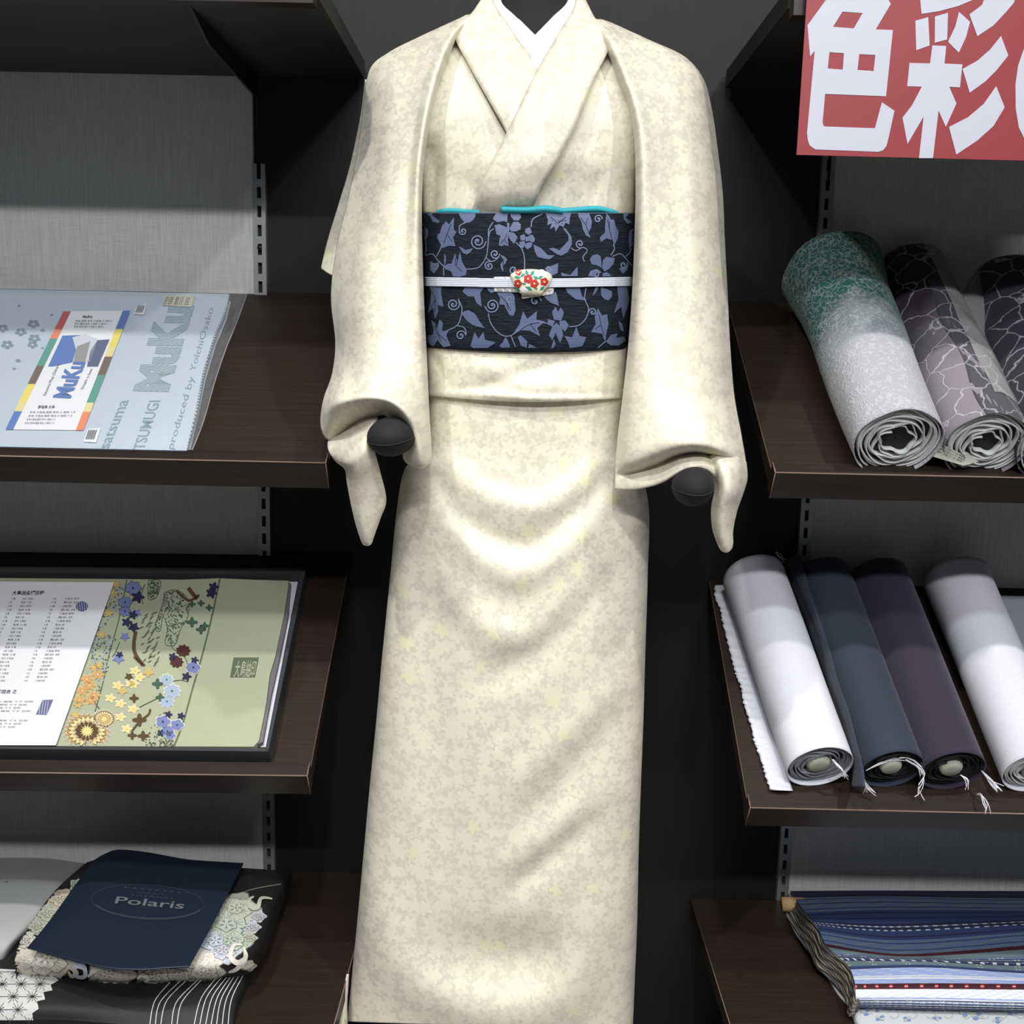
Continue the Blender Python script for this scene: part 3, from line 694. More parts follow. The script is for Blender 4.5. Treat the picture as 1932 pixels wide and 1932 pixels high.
PO = [  # leaves and flowers, enlarged frame
 [(270, 215), (295, 240), (332, 183), (330, 280), (352, 298), (325, 340), (345, 410), (290, 405), (240, 425), (232, 400), (200, 340), (203, 315), (222, 310), (240, 250)],
 [(380, 140), (510, 140), (510, 165), (495, 195), (460, 218), (425, 215), (395, 180)], [(110, 135), (165, 137), (155, 160), (215, 205), (205, 220), (160, 210), (145, 175)],
 [(380, 422), (400, 425), (430, 447), (490, 432), (470, 465), (440, 483), (412, 470)], [(720, 490), (750, 500), (775, 525), (760, 560), (745, 575), (745, 622), (728, 600), (722, 565), (745, 530)],
 [(68, 215), (85, 220), (95, 260), (120, 275), (118, 330), (98, 365), (85, 330), (70, 300)],
 [(665, 180), (690, 140), (790, 140), (775, 165), (775, 215), (745, 205), (700, 215), (668, 195)], [(800, 140), (880, 140), (890, 175), (870, 200), (835, 200), (810, 170)],
 [(675, 245), (710, 235), (775, 262), (785, 285), (740, 305), (720, 325), (690, 315), (685, 285)], [(745, 300), (790, 290), (785, 330), (780, 360), (785, 410), (745, 400), (740, 412), (710, 405), (715, 360), (725, 325)],
 [(790, 300), (830, 305), (860, 340), (850, 365), (835, 392), (810, 370), (792, 340)], [(800, 265), (830, 215), (865, 215), (887, 235), (885, 275), (850, 290), (810, 290)], [(775, 222), (795, 225), (795, 285), (778, 280)],
 [(925, 300), (930, 270), (965, 262), (980, 300), (955, 320)], [(985, 320), (1005, 350), (1000, 380), (965, 375), (955, 335), (965, 325)], [(950, 385), (985, 385), (975, 420), (945, 440), (925, 420), (930, 395)], [(880, 380), (920, 375), (925, 405), (905, 430), (880, 412)], [(885, 330), (915, 315), (930, 340), (920, 368), (890, 365)], [(932, 340), (955, 335), (958, 370), (930, 375)],
 [(1100, 140), (1300, 140), (1290, 180), (1285, 235), (1255, 220), (1240, 255), (1210, 240), (1180, 290), (1170, 250), (1135, 270), (1150, 225), (1115, 240), (1120, 200)],
 [(1235, 270), (1262, 280), (1305, 340), (1308, 400), (1275, 460), (1225, 488), (1190, 475), (1130, 432), (1165, 425), (1210, 445), (1245, 410), (1282, 370), (1280, 330)],
 [(1000, 405), (1060, 435), (1110, 488), (1165, 490), (1125, 520), (1080, 515), (1030, 500), (1010, 460)], [(1365, 140), (1455, 145), (1475, 210), (1470, 260), (1448, 300), (1467, 338), (1430, 322), (1405, 270), (1395, 215), (1375, 180)],
 [(1600, 150), (1620, 170), (1635, 200), (1660, 200), (1672, 250), (1695, 290), (1690, 345), (1660, 405), (1650, 360), (1600, 345), (1560, 375), (1548, 340), (1590, 300), (1590, 250)], [(1740, 150), (1790, 140), (1760, 180), (1810, 215), (1770, 225), (1745, 190)],
 [(1465, 525), (1485, 495), (1520, 483), (1548, 500), (1555, 545), (1555, 590), (1520, 570), (1480, 565)], [(1565, 590), (1575, 530), (1600, 505), (1630, 510), (1665, 515), (1655, 560), (1620, 600), (1585, 620)], [(1450, 660), (1470, 620), (1520, 605), (1560, 635), (1520, 640), (1490, 665)], [(1570, 640), (1600, 630), (1640, 662), (1570, 665)],
 [(1790, 290), (1825, 270), (1830, 340), (1815, 400), (1790, 430), (1785, 370)], [(140, 540), (175, 560), (205, 550), (200, 600), (170, 638), (140, 610)], [(1705, 600), (1735, 590), (1775, 560), (1770, 610), (1735, 640)],
 [(258, 580), (290, 562), (318, 560), (345, 480), (360, 540), (385, 468), (398, 540), (415, 575), (438, 605), (428, 650), (375, 664), (330, 660), (315, 620), (270, 605)], [(255, 475), (268, 500), (270, 545), (255, 575), (255, 520)],
 [(130, 735), (160, 755), (215, 745), (230, 750), (225, 800), (245, 912), (200, 900), (205, 950), (178, 1010), (165, 920), (122, 965), (142, 880), (150, 800)],
 [(400, 972), (455, 948), (510, 978), (540, 1030), (582, 1088), (530, 1078), (490, 1065), (440, 1025)],
 [(150, 1035), (182, 1058), (190, 1108), (215, 1028), (242, 1055), (235, 1120), (290, 1108), (268, 1155), (302, 1232), (245, 1245), (200, 1190), (165, 1240), (105, 1190), (108, 1150), (162, 1150), (170, 1110)],
 [(478, 1240), (510, 1130), (540, 1180), (580, 1130), (590, 1190), (675, 1212), (610, 1255), (500, 1255)], [(412, 792), (440, 745), (595, 748), (550, 800), (562, 912), (520, 880), (500, 830), (455, 830)],
 [(695, 800), (745, 785), (800, 790), (832, 830), (842, 940), (825, 985), (795, 980), (765, 925), (755, 900), (715, 895), (722, 850)], [(600, 745), (650, 748), (690, 790), (640, 800)],
 [(835, 1135), (885, 1060), (912, 960), (945, 1020), (1020, 958), (1015, 1025), (1085, 1040), (1022, 1090), (1045, 1155), (960, 1110), (900, 1108)],
 [(1165, 1020), (1150, 960), (1178, 920), (1200, 970), (1190, 1025)], [(1195, 1025), (1200, 960), (1220, 925), (1245, 965), (1225, 1030)], [(1170, 1035), (1115, 1020), (1110, 1060), (1150, 1080)], [(1210, 1040), (1255, 1030), (1285, 1070), (1255, 1120), (1215, 1080)], [(1150, 1085), (1185, 1050), (1185, 1120), (1150, 1190), (1125, 1150)], [(1188, 1060), (1225, 1085), (1240, 1150), (1215, 1212), (1185, 1150)], [(1160, 1200), (1180, 1225), (1160, 1262), (1140, 1262)],
 [(1262, 750), (1372, 750), (1392, 825), (1432, 862), (1345, 852), (1310, 825), (1280, 800)], [(1485, 825), (1510, 750), (1540, 748), (1510, 800)], [(1555, 755), (1640, 790), (1642, 830), (1615, 862), (1580, 850), (1558, 820)],
 [(1690, 738), (1768, 760), (1785, 860), (1770, 920), (1738, 1008), (1722, 915), (1662, 968), (1700, 860)], [(1530, 938), (1560, 992), (1602, 985), (1612, 1060), (1592, 1150), (1590, 1205), (1560, 1135), (1478, 1122), (1512, 1060), (1505, 1000)],
 [(1255, 1158), (1315, 1172), (1348, 1088), (1375, 1160), (1428, 1168), (1395, 1240), (1300, 1258), (1285, 1210)], [(1600, 1205), (1640, 1150), (1690, 1140), (1680, 1175), (1740, 1165), (1755, 1195), (1700, 1235), (1640, 1235)], [(1700, 1035), (1730, 1060), (1742, 1120), (1715, 1110)],
 [(868, 1170), (890, 1155), (942, 1205), (935, 1255), (890, 1235)], [(760, 1170), (778, 1190), (800, 1250), (735, 1255), (712, 1240), (740, 1215)], [(1080, 820), (1135, 800), (1180, 800), (1202, 905), (1140, 882), (1110, 860)], [(1090, 600), (1130, 585), (1196, 560), (1192, 635), (1155, 655), (1130, 640)], [(1228, 635), (1300, 652), (1355, 588), (1358, 660), (1235, 662)], [(960, 1225), (1020, 1255), (950, 1257)]]
VI = [[(100, 492), (160, 480), (200, 530), (262, 592)], [(250, 590), (252, 660)], [(190, 500), (225, 435), (238, 380)], [(660, 215), (625, 275), (622, 345), (615, 430), (600, 510), (540, 590), (445, 606)], [(665, 270), (635, 295), (622, 345)],
      [(850, 385), (900, 440), (920, 520), (920, 605)], [(440, 215), (385, 245), (380, 290)], [(1065, 150), (990, 190), (975, 255)], [(1305, 430), (1350, 452), (1400, 425), (1440, 450), (1405, 505), (1418, 542)], [(1655, 400), (1665, 440), (1635, 490)],
      [(1650, 500), (1715, 478), (1770, 530), (1812, 578)], [(1800, 430), (1790, 470), (1758, 500)], [(100, 365), (105, 440), (95, 492)], [(600, 508), (650, 542), (700, 512), (712, 490)], [(370, 850), (402, 930), (385, 1030), (350, 1080), (285, 1112)], [(360, 1072), (420, 1090), (440, 1140)],
      [(610, 745), (630, 785), (690, 792)], [(620, 970), (640, 1050), (700, 1130), (780, 1162), (860, 1122), (900, 1080)], [(1290, 1082), (1370, 1070), (1430, 1010), (1450, 930), (1420, 850), (1432, 750)], [(810, 1160), (845, 1250)], [(1590, 1205), (1530, 1255)], [(1045, 1040), (1105, 1055)], [(1165, 1190), (1160, 1230)]]
SP = [(535, 375, 68, 1.9, 0, 1), (675, 478, 42, 1.5, 0, 1), (628, 578, 40, 1.6, -1.2, -1), (830, 612, 42, 1.3, 0, 1), (410, 290, 32, 1.3, 3.1, -1), (1380, 395, 36, 1.3, 1.6, 1), (1530, 190, 36, 1.4, 0, -1), (172, 575, 36, 1.2, -.6, 1), (1742, 568, 36, 1.2, -.6, 1), (1510, 650, 45, 1, 3, 1),
      (330, 895, 55, 1.8, -.6, 1), (392, 1155, 44, 1.4, 0, -1), (652, 905, 62, 1.9, 3, -1), (1010, 870, 48, 1.1, 0, -1), (1485, 960, 34, 1.3, 3, 1), (800, 850, 36, 1.3, 0, 1), (1120, 600, 28, 1.2, 0, 1)]
ft = 1
for pl_ in PO:
    mx_, my_ = sum(p[0] for p in pl_)/len(pl_), sum(p[1] for p in pl_)/len(pl_)
    pl_ = [(mx_+(x-mx_)*1.07, min(1260, max(138, my_+(y-my_)*1.07))) for x, y in pl_]
    b.art([pl_], ofn, 1, .0006, 28)
    cx = sum(p[0] for p in pl_)/len(pl_); cy = sum(p[1] for p in pl_)/len(pl_)
    far = sorted(pl_, key=lambda p: -math.hypot(p[0]-cx, p[1]-cy))[:3]
    if len(pl_) > 8:
        for p in far: b.line([(cx, cy), (cx+(p[0]-cx)*.62, cy+(p[1]-cy)*.62)], 4, ofn, 0, .0009)
for v in VI: b.line(v, 8, ofn, 2, .0007)
for cx, cy, r, tn, a0, s in SP:
    pts = []
    for i in range(14):
        q = i/13; a = a0+s*q*tn*2*math.pi; rr = r*(1-q*.85); pts.append((cx+rr*math.cos(a), cy+rr*math.sin(a)))
    b.line(pts, lambda t: 9+3*t, ofn, 2, .00075)
    b.art([[(cx+r*.16*math.cos(k), cy+r*.16*math.sin(k)) for k in range(0, 6)]], ofn, 1, .0009)
for k in range(5): b.art([[(1150+k*28+4*math.cos(q), 205+ (k % 2)*22+4*math.sin(q)) for q in range(6)]], ofn, 0, .0009)
# stitched pale top edge
n = 190
b.line([(70, 139), (1838, 139)], 3.2, lambda u, v, off: ofn(u, v, off), 2, .0008, 90)
for i in range(n):
    u = 75+i*(1835-75)/n; b.art([[(u, 139), (u+5, 139), (u+2.5, 148)]], ofn, 2, .0007)
b.build('sash_band', ['obi', 'obifig', 'obivine'], obi)
# teal obi scarf
sf = thing('obi_scarf', 'teal crepe scarf peeking above the top edge of the navy obi', 'scarf', at(1000, 402, -.335))
def tl(pts, low, d, sink=0):
    g = []
    for x, y in [(v.x, v.y) for v in cr([(p[0], p[1], 0) for p in pts], 40)]:
        Y = obi_depth(max(805, min(1190, x)), 405)-sink; row = []
        for k in range(9):
            t = k/8; row.append(PY(x, y+(low-y)*t, Y+.010-d*math.sin(math.pi*min(1, t*1.6+.15))))
        g.append(row)
    q = MB(); q.grid(g); q.build('scarf_fold', 'teal', sf, solid=.002)
tl([(824, 398), (845, 394), (880, 396), (905, 398)], 412, .004)
tl([(946, 390), (990, 392), (1030, 389), (1062, 394)], 412, .006, .008)
tl([(1055, 395), (1090, 392), (1130, 390), (1166, 400)], 412, .006, .002)
# cord with porcelain ornament
cdg = thing('obi_cord', 'flat white cord tied across the middle of the navy obi', 'cord', at(1000, 530, -.35))
b = MB()
for k in range(5):
    yy = 524.5+k*3.35
    pth = []
    for i in range(60):
        x = 800+i*(1192-800)/59; yb = yy+(1 if 900 < x < 1100 else 0)*.5+2.4*math.sin(math.pi*(x-800)/392)
        pth.append(PY(x, yb, obi_depth(x, yb)-.0022))
    b.tube(pth, .00115, 6)
b.build('braid', mat('cord_white', (.55, .57, .66), .6), cdg)
orn = thing('cord_ornament', 'small cream porcelain cord ornament with red camellias on the obi', 'ornament', at(1002, 560, -.36))
oc3 = [(800, 655), (840, 625), (910, 607), (1000, 605), (1070, 615), (1125, 635), (1150, 665), (1140, 710), (1115, 755), (1085, 785), (1060, 822), (1000, 822), (945, 818), (900, 815), (860, 775), (825, 720)]
cx, cy = 975, 712
g = []
for k in range(9):
    s = math.cos(k/8*math.pi/2); h = math.sin(k/8*math.pi/2)
    g.append([(cx+(p.x-cx)*s, cy+(p.y-cy)*s, h) for p in cr([(x, y, 0) for x, y in oc3+[oc3[0]]], 49)[:-1]])
def orf(u, v, h):
    px, py = fc3(u, v); return PY(px, py, obi_depth(px, py)-.003-.009*(h**.7))
bo = MB(); bo.grid([[orf(*p) for p in r] for r in g], 0, cu=True)
bo.grid([[orf(g[0][i][0], g[0][i][1], 0) for i in range(48)], [PY(*fc3(g[0][i][0], g[0][i][1]), -.344) for i in range(48)]], 0, cu=True)
BO_ = bo.build('porcelain_body', mat('porcelain', (.80, .74, .56), .25), orn)
def ons(u, v, off):
    # height on dome
    d = 1e9; a = math.atan2(v-cy, u-cx)
    rmax = min((abs(math.hypot(p[0]-cx, p[1]-cy)) for p in g[0] if abs((math.atan2(p[1]-cy, p[0]-cx)-a+math.pi) % (2*math.pi)-math.pi) < .12), default=120)
    s = min(.98, math.hypot(u-cx, v-cy)/rmax); h = math.sqrt(1-s*s); p = orf(u, v, h); p.y -= off; return p
fl = MB()
for x, y, r in ((865, 725, 34), (950, 685, 36), (1002, 725, 35), (1085, 710, 34), (870, 632, 26)):
    fl.art([[(x+r*(1+.12*math.cos(5*a))*math.cos(a), y+r*(1+.12*math.cos(5*a))*math.sin(a)) for a in [k*.314 for k in range(20)]]], ons, 0, .0005, 14)
    fl.art([[(x+9*math.cos(k), y+9*math.sin(k)) for k in range(6)]], ons, 2, .0011)
for x, y, a, l in ((860, 672, .2, 30), (905, 655, -.6, 30), (940, 635, 1.2, 30), (985, 640, -1, 34), (1015, 675, .4, 30), (1050, 675, -.4, 28), (955, 765, .5, 36), (865, 770, .9, 26), (1065, 765, -.7, 28), (1125, 650, .5, 24), (915, 725, .2, 22), (1015, 765, .3, 20)):
    fl.art([[(x+l*math.cos(a), y+l*math.sin(a)), (x-.45*l*math.sin(a), y+.45*l*math.cos(a)), (x-l*math.cos(a), y-l*math.sin(a)), (x+.45*l*math.sin(a), y-.45*l*math.cos(a))]], ons, 1, .00045, 14)
for x, y in ((1060, 635), (915, 785)):
    fl.art([[(x+38*(1+.15*math.cos(5*a))*math.cos(a), y+28*math.sin(a)) for a in [k*.4 for k in range(16)]]], ons, 3, .0004, 14)
fl.build('painted_camellias', ['red', 'green', 'ygold', 'white'], BO_)
tg = thing('paper_slip', 'pale paper slip tucked under the cord behind the ornament', 'label', at(1000, 558, -.35))
b = MB()
for poly in ([(668, 668), (900, 668), (900, 800), (668, 790)], [(880, 745), (1168, 742), (1158, 812), (900, 852)]):
    b.art([poly], ofn, 0, .0014, 40)
b.build('paper', mat('slip_paper', (.60, .58, .56), .7), tg, solid=.0003)
b = MB()
b.text('関 文 都', (690, 785), (850, 790), (0, -20), ofn, 0, .0024); b.build('lettering', 'grey', tg)
b = MB(); b.text('宛', (1100, 782), (1132, 776), (3, -30), ofn, 0, .0024)
b.build('lettering', 'grey', tg)
# ------------------------------------------------------------------ left, upper shelf: wrapped pale blue fabric
f5 = xf(0, 500, 2.9273)
def on(P, f, h0=0):
    return lambda u, v, off: P.at(*f(u, v), h0+off)
def rect(x0, y0, x1, y1): return [(x0, y0), (x1, y0), (x1, y1), (x0, y1)]
def wavy(P, f, rows, h, nu=30, nv=30):
    """cloth sheet given by rows of (u,v,h) in an enlarged frame over plane P"""
    rr = [cr(r, nu) for r in rows]; out = [[None]*nu for _ in range(nv)]
    for i in range(nu):
        c = cr([r[i] for r in rr], nv)
        for j in range(nv): out[j][i] = P.at(*f(c[j].x, c[j].y), h+c[j].z)
    return out
pk = thing('fabric_package', 'pale blue folded fabric in a clear sleeve lying on the upper left shelf', 'fabric', A1.at(150, 700, 0), None)
H = .012
b = MB(); q = [(-700, 122), (1262, 162), (1240, 260), (1180, 400), (1120, 600), (1085, 790), (1025, 1022), (-700, 985)]
b.prism([A1.at(*f5(u, v), H) for u, v in q], -N_*(H-.001))
PKC = b.build('folded_cloth', 'bluecloth', pk, smooth=False, bevel=.002)
g = on(A1, f5, H)
b = MB()    # pinked edge
for i in range(60):
    t = i/60; k = cr([(1262, 162, 0), (1240, 260, 0), (1180, 400, 0), (1120, 600, 0), (1085, 790, 0), (1025, 1022, 0)], 61)
    p, r_ = k[i], k[i+1]; mm = (p+r_)/2
    b.art([[(p.x-2, p.y), (r_.x-2, r_.y), (mm.x+9, mm.y+2)]], g, 0, -.0002)
b.build('pinked_edge', 'bluecloth', pk, smooth=False)
b = MB()
# woven lettering
def striped(poly, du=11):
    """word shapes hatched with slanting bars"""
    b.art([poly], g, 0, .0004, 60)
def along(txt, A, B, U, mi=0, off=.0004, bold=0): b.text(txt, A, B, U, g, mi, off, bold)
along('MuKu', (918, 700), (1060, 226), (-175, -4), bold=.055)
MT = [[(918+142*p[0]-175*p[1], 700-474*p[0]-4*p[1]) for p in q] for q in font_tris('MuKu', .055)]
def inl(x, y):
    for (x1, y1), (x2, y2), (x3, y3) in MT:
        a_ = (x2-x1)*(y-y1)-(y2-y1)*(x-x1); b_ = (x3-x2)*(y-y2)-(y3-y2)*(x-x2); c_ = (x1-x3)*(y-y3)-(y1-y3)*(x-x3)
        if (a_ >= 0) == (b_ >= 0) == (c_ >= 0): return True
    return False
for k in range(62):
    y0_ = 215+k*8.6; seg = []
    for q_ in range(70):
        x = 690+q_*5.8; y = y0_-.09*(x-690)+9*math.sin(x*.018+.01*y0_)
        if inl(x, y): seg.append((x, y))
        else:
            if len(seg) > 2: b.line(seg, 3.4, g, 2, .0007, 0)
            seg = []
    if len(seg) > 2: b.line(seg, 3.4, g, 2, .0007, 0)
along('satsuma', (600, 1012), (712, 745), (-62, 0), bold=.01)
along('TSUMUGI', (795, 1020), (885, 748), (-62, 0), bold=.01)
along('produced by', (955, 1018), (1075, 618), (-34, -6))
along('YoichiOsako', (1075, 590), (1180, 240), (-30, -8))
# printed cherry blossoms
for cx, cy, s in ((185, 325, 36), (115, 370, 34), (15, 350, 34), (190, 405, 36), (40, 440, 36), (180, 440, 30), (-60, 400, 34), (-110, 330, 30)):
    for k in range(5):
        a = k*1.2566+.3; x = cx+s*.62*math.cos(a); y = cy+s*.42*math.sin(a)
        b.art([[(x+s*.40*math.cos(q*1.05+a), y+s*.28*math.sin(q*1.05+a)) for q in range(6)]], g, 1, .0004)
for x, y, s in ((285, 275, 10), (450, 258, 9), (105, 225, 10), (100, 528, 17), (78, 573, 11), (235, 360, 14), (235, 458, 9), (-160, 500, 14)):
    b.art([[(x+s*math.cos(q*1.05), y+s*.6*math.sin(q*1.05)) for q in range(6)]], g, 1, .0004)
b.build('woven_lettering', [fabric('woven_teal', (.15, .26, .31)), mat('blossom_print', (.14, .22, .30), .7), 'bluecloth'], PKC, smooth=False)
# card label
b = MB(); card = [(350, 255), (720, 252), (420, 912), (30, 908)]
b.art([card], g, 0, .0012)
fl5 = lambda a, c, t: (a[0]+(c[0]-a[0])*t, a[1]+(c[1]-a[1])*t)
cols = ['red', 'orange', 'green', 'green', 'brown', 'yellow', 'yellow', 'bluep']
def strip(A, B, w, order):
    n = len(order)
    for i, cname in enumerate(order):
        p, q = fl5(A, B, i/n), fl5(A, B, (i+1)/n)
        b.art([[p, (p[0]+w, p[1]), (q[0]+w, q[1]), q]], g, CI[cname], .0016)
CI = {k: i+1 for i, k in enumerate(['red', 'orange', 'green', 'brown', 'yellow', 'bluep', 'ygold', 'ink', 'sky', 'grey', 'palegrey', 'midblue'])}
strip((350, 255), (30, 908), 42, ['red', 'red', 'orange', 'green', 'green', 'green', 'brown', 'brown', 'yellow', 'yellow', 'ygold', 'bluep', 'bluep'])
strip((678, 252), (418, 912), 42, ['bluep', 'bluep', 'yellow', 'yellow', 'ygold', 'brown', 'brown', 'green', 'green', 'green', 'ygold', 'orange', 'orange'])
b.art([[(345, 390), (480, 385), (430, 530), (290, 560), (265, 560)]], g, CI['bluep'], .0017)
b.art([[(400, 400), (470, 380), (540, 410), (500, 530), (400, 535), (420, 470)]], g, CI['palegrey'], .0019)
b.art([[(425, 450), (500, 420), (470, 535), (405, 535)]], g, CI['grey'], .0021)
b.art([[(540, 415), (605, 410), (540, 560), (480, 560), (500, 470)]], g, CI['midblue'], .0019)
b.text('MuKu', (385, 735), (470, 537), (-92, -5), g, CI['bluep'], .0022, .035)
b.text('Satsuma Muji Oshima', (250, 722), (330, 545), (-15, -2), g, CI['ink'], .0022)
b.text('Simple is best', (458, 685), (512, 572), (-14, -2), g, CI['ink'], .0022)
b.text('MuKu', (455, 290), (508, 290), (3, -12), g, CI['ink'], .0022, .03)
for k, (x, y, w) in enumerate(((415, 312, 210), (410, 328, 185), (408, 344, 165))): b.text('無垢 薩摩 無地 大島紬 の 風合い', (x, y), (x+w, y), (2, -8), g, CI['ink'], .0022)
b.text('鹿児島 大島', (208, 790), (300, 790), (4, -13), g, CI['ink'], .0022, .02)
for k, (x, y, w) in enumerate(((162, 816, 255), (155, 836, 245), (145, 856, 160), (135, 876, 165))): b.text('本場 大島紬 薩摩 無地 の 織物 です', (x, y), (x+w, y), (2, -8), g, CI['ink'], .0022)
b.build('card_label', ['paper']+list(CI), pk, smooth=False)
b = MB()   # barcode stickers and price sticker
b.art([[(755, 225), (810, 212), (795, 275), (738, 270)]], g, 0, .0016); b.art([[(486, 905), (556, 900), (530, 980), (460, 975)]], g, 0, .0016)
for k in range(7):
    b.line([(762+k*6, 222), (748+k*6, 262)], 3, g, 1, .0022, 0); b.line([(492+k*7, 910), (474+k*7, 962)], 3 if k % 2 else 5, g, 1, .0022, 0)
b.art([[(912, 165), (1078, 170), (1058, 232), (895, 222)]], g, 2, .0018)
for k in range(4):
    b.text('正絹 着尺 38', (912-k*4, 182+k*11), (1050-k*4, 186+k*11), (2, -6), g, 1, .0024)
b.build('stickers', ['paper', 'ink', mat('sticker_cream', (.55, .52, .40), .6)], pk, smooth=False)
rows = [[(-700, 100, 0), (200, 118, .004), (700, 150, 0), (1100, 150, .003), (1378, 118, .006)],
        [(-700, 300, 0), (200, 300, .001), (700, 300, 0), (1150, 310, .0), (1310, 310, .004)],
        [(-700, 500, 0), (200, 500, 0), (700, 500, .001), (1060, 490, .004), (1245, 470, -.003)],
        [(-700, 700, 0), (200, 700, 0), (700, 700, 0), (1000, 700, .0), (1185, 650, .003)],
        [(-700, 900, 0), (200, 900, 0), (700, 900, .001), (960, 880, .003), (1125, 860, -.002)],
        [(-700, 992, 0), (200, 1000, 0), (700, 1012, 0), (940, 1018, 0), (1062, 1022, 0)]]
b = MB(); rr = wavy(A1, f5, rows, H+.004, 70, 60)
for j, r in enumerate(rr):
    for i, p in enumerate(r):
        r[i] = p + N_*(.0016*math.sin(i*.9+j*.35)*math.sin(j*.5-i*.2) if i > 40 else .0004*math.sin(i*.5+j*.4))
b.grid(rr); b.build('clear_sleeve', 'film', pk)
b = MB()
b.line([(1378, 118), (1310, 310), (1245, 470), (1185, 650), (1125, 860), (1062, 1022)], 5, on(A1, f5, H+.0045), 0, 0)
b.build('sleeve_seam', 'film2', pk)

# ------------------------------------------------------------------ left, middle shelf: tray with brocade and leaflet
f6 = xf(0, 1020, 2.9273)
def slab(P, f, pts, h0, h1, mb, mi=0): mb.prism([P.at(*f(u, v), h1) for u, v in pts], -P.n*(h1-h0), mi)
tr = thing('display_tray', 'shallow black tray with white lining on the middle left shelf', 'tray', A2.at(200, 1250, 0))
b = MB(); slab(A2, f6, [(-800, 150), (1690, 165), (1500, 1190), (-800, 1175)], .001, .005, b); b.build('tray_base', 'char', tr, smooth=False)
rim = [(-800, 140), (1682, 152), (1482, 1160), (-800, 1140)]; ri = [(-800, 168), (1655, 182), (1460, 1148), (-800, 1128)]
b = MB()
for k in (0, 1, 2):
    k2 = k+1
    pts = [rim[k], rim[k2], ri[k2], ri[k]]
    if k == 1: pts = [(1690, 152), (1482, 1164), (1466, 1164), (1664, 152)]
    if k == 2: pts = [(1482, 1164), (-800, 1142), (-800, 1127), (1484, 1149)]
    slab(A2, f6, pts, .001, .022, b)
b.build('tray_wall', 'char', tr, smooth=False)
b = MB(); b.art([[(-800, 180), (1650, 200), (1468, 1140), (-800, 1130)]], on(A2, f6, .006), 0, 0); b.build('tray_lining', 'lining', tr, smooth=False)
br = thing('brocade_obi', 'celadon green folded brocade with gold and violet flowers lying in the black tray', 'fabric', A2.at(380, 1250, .01))
HB = .016
b = MB(); out = [(-800, 200), (640, 212), (1000, 216), (1210, 208), (1400, 216), (1596, 222), (1570, 400), (1520, 640), (1490, 740), (1470, 900), (1430, 1105), (1400, 1138), (-800, 1130)]
slab(A2, f6, out, .007, HB, b)
b.build('folded_cloth', 'greencloth', br, smooth=False, bevel=.0015)
b = MB(); slab(A2, f6, [(1400, 216), (1606, 232), (1590, 420), (1545, 640), (1500, 840), (1450, 1112), (1400, 1136), (1380, 1136)], .0068, .0128, b); b.build('under_layer', mat('under_satin', (.16, .14, .15), .5), br, smooth=False)
g = on(A2, f6, HB)
BC = ['khaki', 'gold', 'ygold', 'brown', 'peri', 'dnavy', 'dred', 'dkgreen', 'sky', 'apricot', 'tan', 'palegrey', 'lime', 'ivory', 'greencloth']
bi = {k: i for i, k in enumerate(BC)}
b = MB()
# seams of the patterned panel
b.line([(1215, 210), (1170, 420), (1120, 620), (1060, 830), (1010, 1010), (960, 1138)], 9, g, bi['khaki'], .0004)
b.line([(700, 215), (660, 420), (600, 640), (560, 820), (470, 1130)], 6, g, bi['khaki'], .0004)
# speckled cloud forms
def speck(poly, n, c1, c2, s=6):
    xs = [p[0] for p in poly]; ys = [p[1] for p in poly]; k = 0
    def inside(x, y):
        r_ = False
        for i in range(len(poly)):
            x1, y1 = poly[i]; x2, y2 = poly[i-1]
            if (y1 > y) != (y2 > y) and x < (x2-x1)*(y-y1)/(y2-y1)+x1: r_ = not r_
        return r_
    while k < n:
        x = random.uniform(min(xs), max(xs)); y = random.uniform(min(ys), max(ys)); k += 1
        if inside(x, y):
            q = random.uniform(.5, 1)*s; b.art([[(x-q, y), (x, y-q), (x+q, y), (x, y+q)]], g, bi[random.choice((c1, c2))], .0007)
cl1 = [(905, 290), (960, 270), (1020, 300), (1045, 360), (1030, 440), (1000, 480), (970, 570), (930, 580), (912, 560), (925, 480), (900, 420), (885, 495), (860, 495), (858, 460), (880, 400), (900, 340)]
cl2 = [(820, 220), (885, 222), (870, 300), (840, 325), (818, 315)]
cl3 = [(560, 500), (640, 380), (700, 230), (640, 220), (600, 330), (540, 440), (510, 560), (500, 700), (560, 820), (600, 690), (640, 540)]
cl4 = [(890, 950), (960, 960), (880, 1040), (860, 1138), (790, 1138), (820, 1050)]
for c_ in (cl1, cl2): b.line(c_+[c_[0]], 4, g, bi['khaki'], .0007)
speck(cl1, 420, 'khaki', 'dkgreen'); speck(cl2, 120, 'khaki', 'dkgreen'); speck(cl3, 700, 'khaki', 'sky', 7); speck(cl4, 200, 'khaki', 'khaki')
speck([(880, 1090), (960, 1040), (960, 1138), (880, 1138)], 120, 'khaki', 'khaki')
def bloom(x, y, r, col, n=8, edge=None, ctr=None, sq=.85, amp=.12):
    P_ = lambda rr, aa=amp: [[(x+rr*(1+aa*math.cos(n*a))*math.cos(a), y+rr*sq*(1+aa*math.cos(n*a))*math.sin(a)) for a in [k*2*math.pi/40 for k in range(40)]]]
    if edge: b.art(P_(r*1.12), g, bi[edge], .0008)
    b.art(P_(r), g, bi[col], .0012)
    if ctr: b.art([[(x+r*.16*math.cos(k), y+r*.16*math.sin(k)) for k in range(6)]], g, bi[ctr], .0016)
def star(x, y, r, col, n=5, a0=.3):
    b.art([[(x+(r if k % 2 == 0 else r*.55)*math.cos(a0+k*math.pi/n), y+(r if k % 2 == 0 else r*.55)*.9*math.sin(a0+k*math.pi/n)) for k in range(2*n)]], g, bi[col], .0011)
